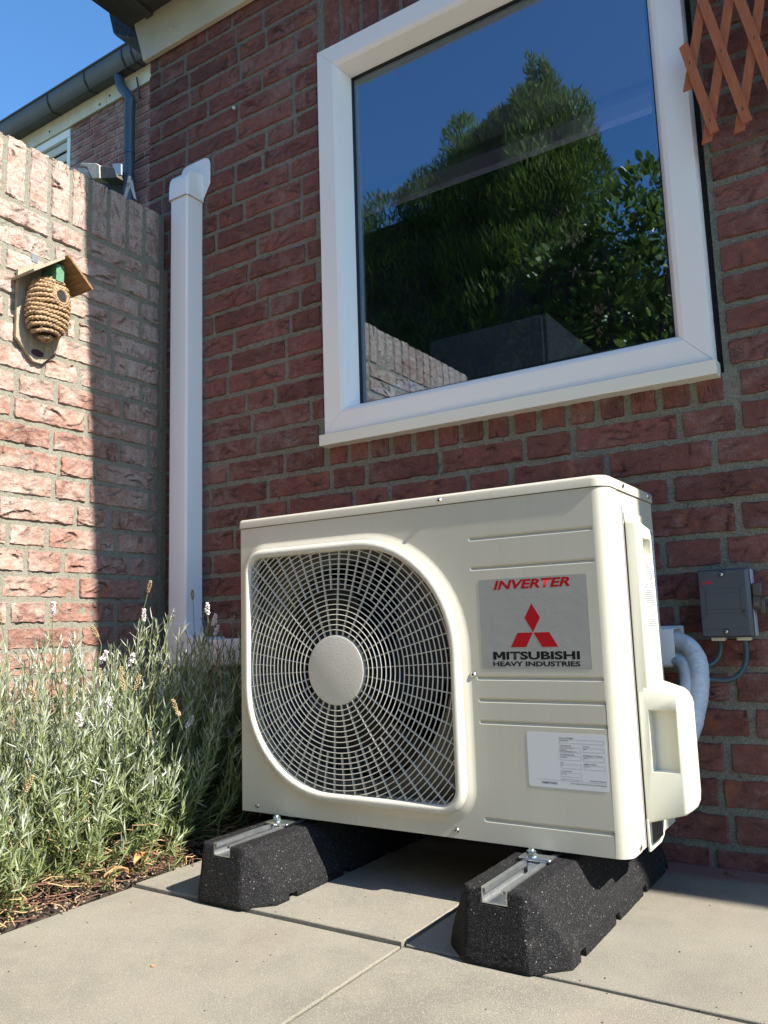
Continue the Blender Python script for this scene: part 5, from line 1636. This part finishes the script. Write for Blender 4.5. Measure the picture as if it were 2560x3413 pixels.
def crumb(x, y, z, r_, mat, label):
    q = MB(); vs_ = [Vector((math.sin(ph) * math.cos(th), math.sin(ph) * math.sin(th), math.cos(ph) * .45)) * r_ * rnd.uniform(.7, 1.25) + Vector((x, y, z + r_ * .3)) for ph in (.5, 1.5, 2.6) for th in [2 * PI * i / 6 for i in range(6)]]
    q.loft([vs_[0:6], vs_[6:12], vs_[12:18]])
    return tag(q.build('stone_chip', mat), label, 'stone chip')
crumb(.9330, -.8450, -.0016, .0038, 'orange_chip', 'orange chip lying on the nearest slab, left')
crumb(.8700, -.7800, -.0016, .0026, 'pebble', 'pale chip on the nearest slab just behind the orange one')
crumb(.8260, -.6500, -.0016, .0028, 'pebble', 'pale chip on the slab in front of the left rubber foot')
q = MB(); q.tube(smooth_path([(1.560, -.052, .0035), (1.572, -.058, .0048), (1.586, -.056, .0035)], 5), .0016, 5)
tag(q.build('leaf_curl', 'twig'), 'small curled dry leaf on the red stained concrete by the wall', 'dry leaf')

# ------------------------------------------------------------------ garden behind the viewer, seen mirrored in the window
def foliage_mass(name, parent, boxes, mat, seed, lmin, lmax, upright=.8, wfac=.3):
    """boxes: list of (centre, radii, count); leaves sit in the outer shell of each lobe"""
    rng = np.random.default_rng(seed)
    C = []; D = []; U = []; L = []; W = []; T = []
    for (c, rad, cnt) in boxes:
        v = rng.normal(size=(cnt, 3)); v /= np.linalg.norm(v, axis=1)[:, None]
        rr_ = rng.uniform(.55, 1.04, cnt) ** .6
        p = np.array(c) + v * rr_[:, None] * np.array(rad)
        lump = np.array([noise.noise(Vector((float(a) * 3, float(b2) * 3, float(e) * 3))) for a, b2, e in p])
        p = p + v * (lump[:, None] * .14)
        d = v * (1 - upright) + np.array([0, 0, 1.0]) * upright + rng.normal(size=(cnt, 3)) * .28
        C.append(p); D.append(d); U.append(v + rng.normal(size=(cnt, 3)) * .3)
        l = rng.uniform(lmin, lmax, cnt); L.append(l); W.append(l * wfac * rng.uniform(.6, 1.2, cnt))
        T.append(np.clip(.25 + .55 * rng.random(cnt) + .35 * lump, 0, 1))
    return leaf_cloud(name, mat, parent, np.concatenate(C), np.concatenate(D), np.concatenate(U), np.concatenate(L), np.concatenate(W), np.concatenate(T), .15)

cf = thing('conifer_tree', 'tall feathery conifer mirrored in the window, standing behind the viewer', 'tree', (-.05, -3.9, -.05))
q = MB(); q.tube([(-.05, -3.9, -.05), (-.04, -3.92, 1.6), (-.06, -3.9, 4.0)], [.11, .08, .02], 10); q.build('trunk', 'trunk_bark', cf)
lobes = []
rr = random.Random(21)
for z, r_, n_ in ((4.66, .12, 1600), (4.52, .18, 3000), (4.25, .28, 5200), (3.95, .38, 7000), (3.6, .48, 9000), (3.2, .58, 9000), (2.7, .66, 8000), (2.1, .70, 5000), (1.4, .72, 3000), (.8, .7, 2000)):
    for k in range(5):
        a = k * 2 * PI / 5 + rr.uniform(0, 1.5)
        lobes.append(((-.17 + r_ * .45 * math.cos(a), -3.9 + r_ * .45 * math.sin(a), z + rr.uniform(-.08, .08)), (r_ * .60, r_ * .60, .27), n_ // 5))
foliage_mass('foliage', cf, lobes, 'conifer_leaf', 31, .03, .085, .74, .15)
cores = MB(); cores.lathe([(.02, 4.3), (.22, 3.6), (.42, 2.9), (.5, 2.0), (.5, .6), (.1, .4)], (-.17, -3.9, 0), (0, 0, 1), 12); cores.build('inner_branches', 'trunk_bark', cf)
sd = thing('conifer_tree', 'side crown of conifer mirrored left of the tall tip', 'tree', (-.72, -3.9, -.05))
q = MB(); q.tube([(-.72, -3.9, -.05), (-.70, -3.9, 3.8)], [.09, .02], 8); q.build('trunk', 'trunk_bark', sd)
foliage_mass('foliage', sd, [((-.86, -3.9, 4.42), (.11, .11, .24), 1400), ((-.70, -3.9, 4.15), (.26, .22, .26), 4600), ((-.95, -3.9, 4.0), (.28, .25, .32), 4800), ((-.6, -3.9, 3.8), (.36, .3, .35), 5200), ((-.42, -3.85, 4.15), (.24, .22, .34), 5200), ((-.35, -3.8, 3.75), (.4, .3, .4), 6000), ((-1.15, -3.85, 3.95), (.3, .22, .26), 3600), ((-.20, -3.8, 4.42), (.22, .2, .24), 4200), ((-.48, -3.8, 4.32), (.22, .2, .24), 4200), ((.04, -3.8, 4.15), (.24, .2, .30), 4600), ((.16, -3.8, 3.8), (.26, .2, .34), 4600), ((-.75, -3.9, 3.3), (.5, .38, .5), 8000), ((-.75, -3.9, 2.5), (.55, .4, .6), 4600), ((-.7, -3.9, 1.5), (.5, .4, .7), 3000)], 'conifer_leaf', 32, .03, .08, .74, .15)
hg = thing('conifer_hedge', 'clipped dark conifer hedge behind the viewer, mirrored in the lower left of the window', 'hedge', (-2.3, -3.9, -.05))
q = MB(); q.box(-4.2, -.2, -4.15, -3.80, -.05, 3.90); q.box(-.2, 3.4, -4.3, -3.95, -.05, 2.9); q.build('inner_branches', 'trunk_bark', hg)
foliage_mass('foliage', hg, [((-1.2 - .38 * k, -3.85, z), (.34, .26, .34), 1900) for k in range(8) for z in (3.90, 3.4, 2.8, 2.1, 1.3)], 'conifer_leaf', 33, .03, .07, .72, .18)
foliage_mass('right_foliage', hg, [((.6 + .45 * k, -4.0, z), (.42, .28, .42), 900) for k in range(7) for z in (2.8, 2.2, 1.5, .8)], 'conifer_leaf', 36, .05, .10, .6, .25)
sb = thing('leafy_shrub', 'bright green leafy climber mirrored at the right side of the window', 'shrub', (.6, -3.45, -.05))
q = MB()
for k in range(7):
    a = k * .9; q.tube(smooth_path([(.6, -3.45, -.05), (.5 + .2 * math.cos(a), -3.45 + .1 * math.sin(a), 1.4), (.55 + .5 * math.cos(a), -3.45 + .2 * math.sin(a), 2.9)], 5), .012, 5)
q.build('stems', 'trunk_bark', sb)
lob = [((.72, -3.45, 3.32), (.17, .15, .20), 260), ((.52, -3.45, 3.05), (.26, .2, .24), 520), ((.15, -3.40, 2.85), (.30, .2, .22), 520), ((.8, -3.45, 2.8), (.35, .25, .35), 700), ((.35, -3.42, 2.5), (.45, .25, .25), 700), ((-.1, -3.4, 2.45), (.3, .2, .2), 380), ((.8, -3.45, 2.1), (.45, .3, .5), 900), ((.9, -3.45, 1.2), (.5, .3, .6), 900)]
foliage_mass('foliage', sb, lob, 'shrub_leaf', 34, .045, .085, .25, .55)
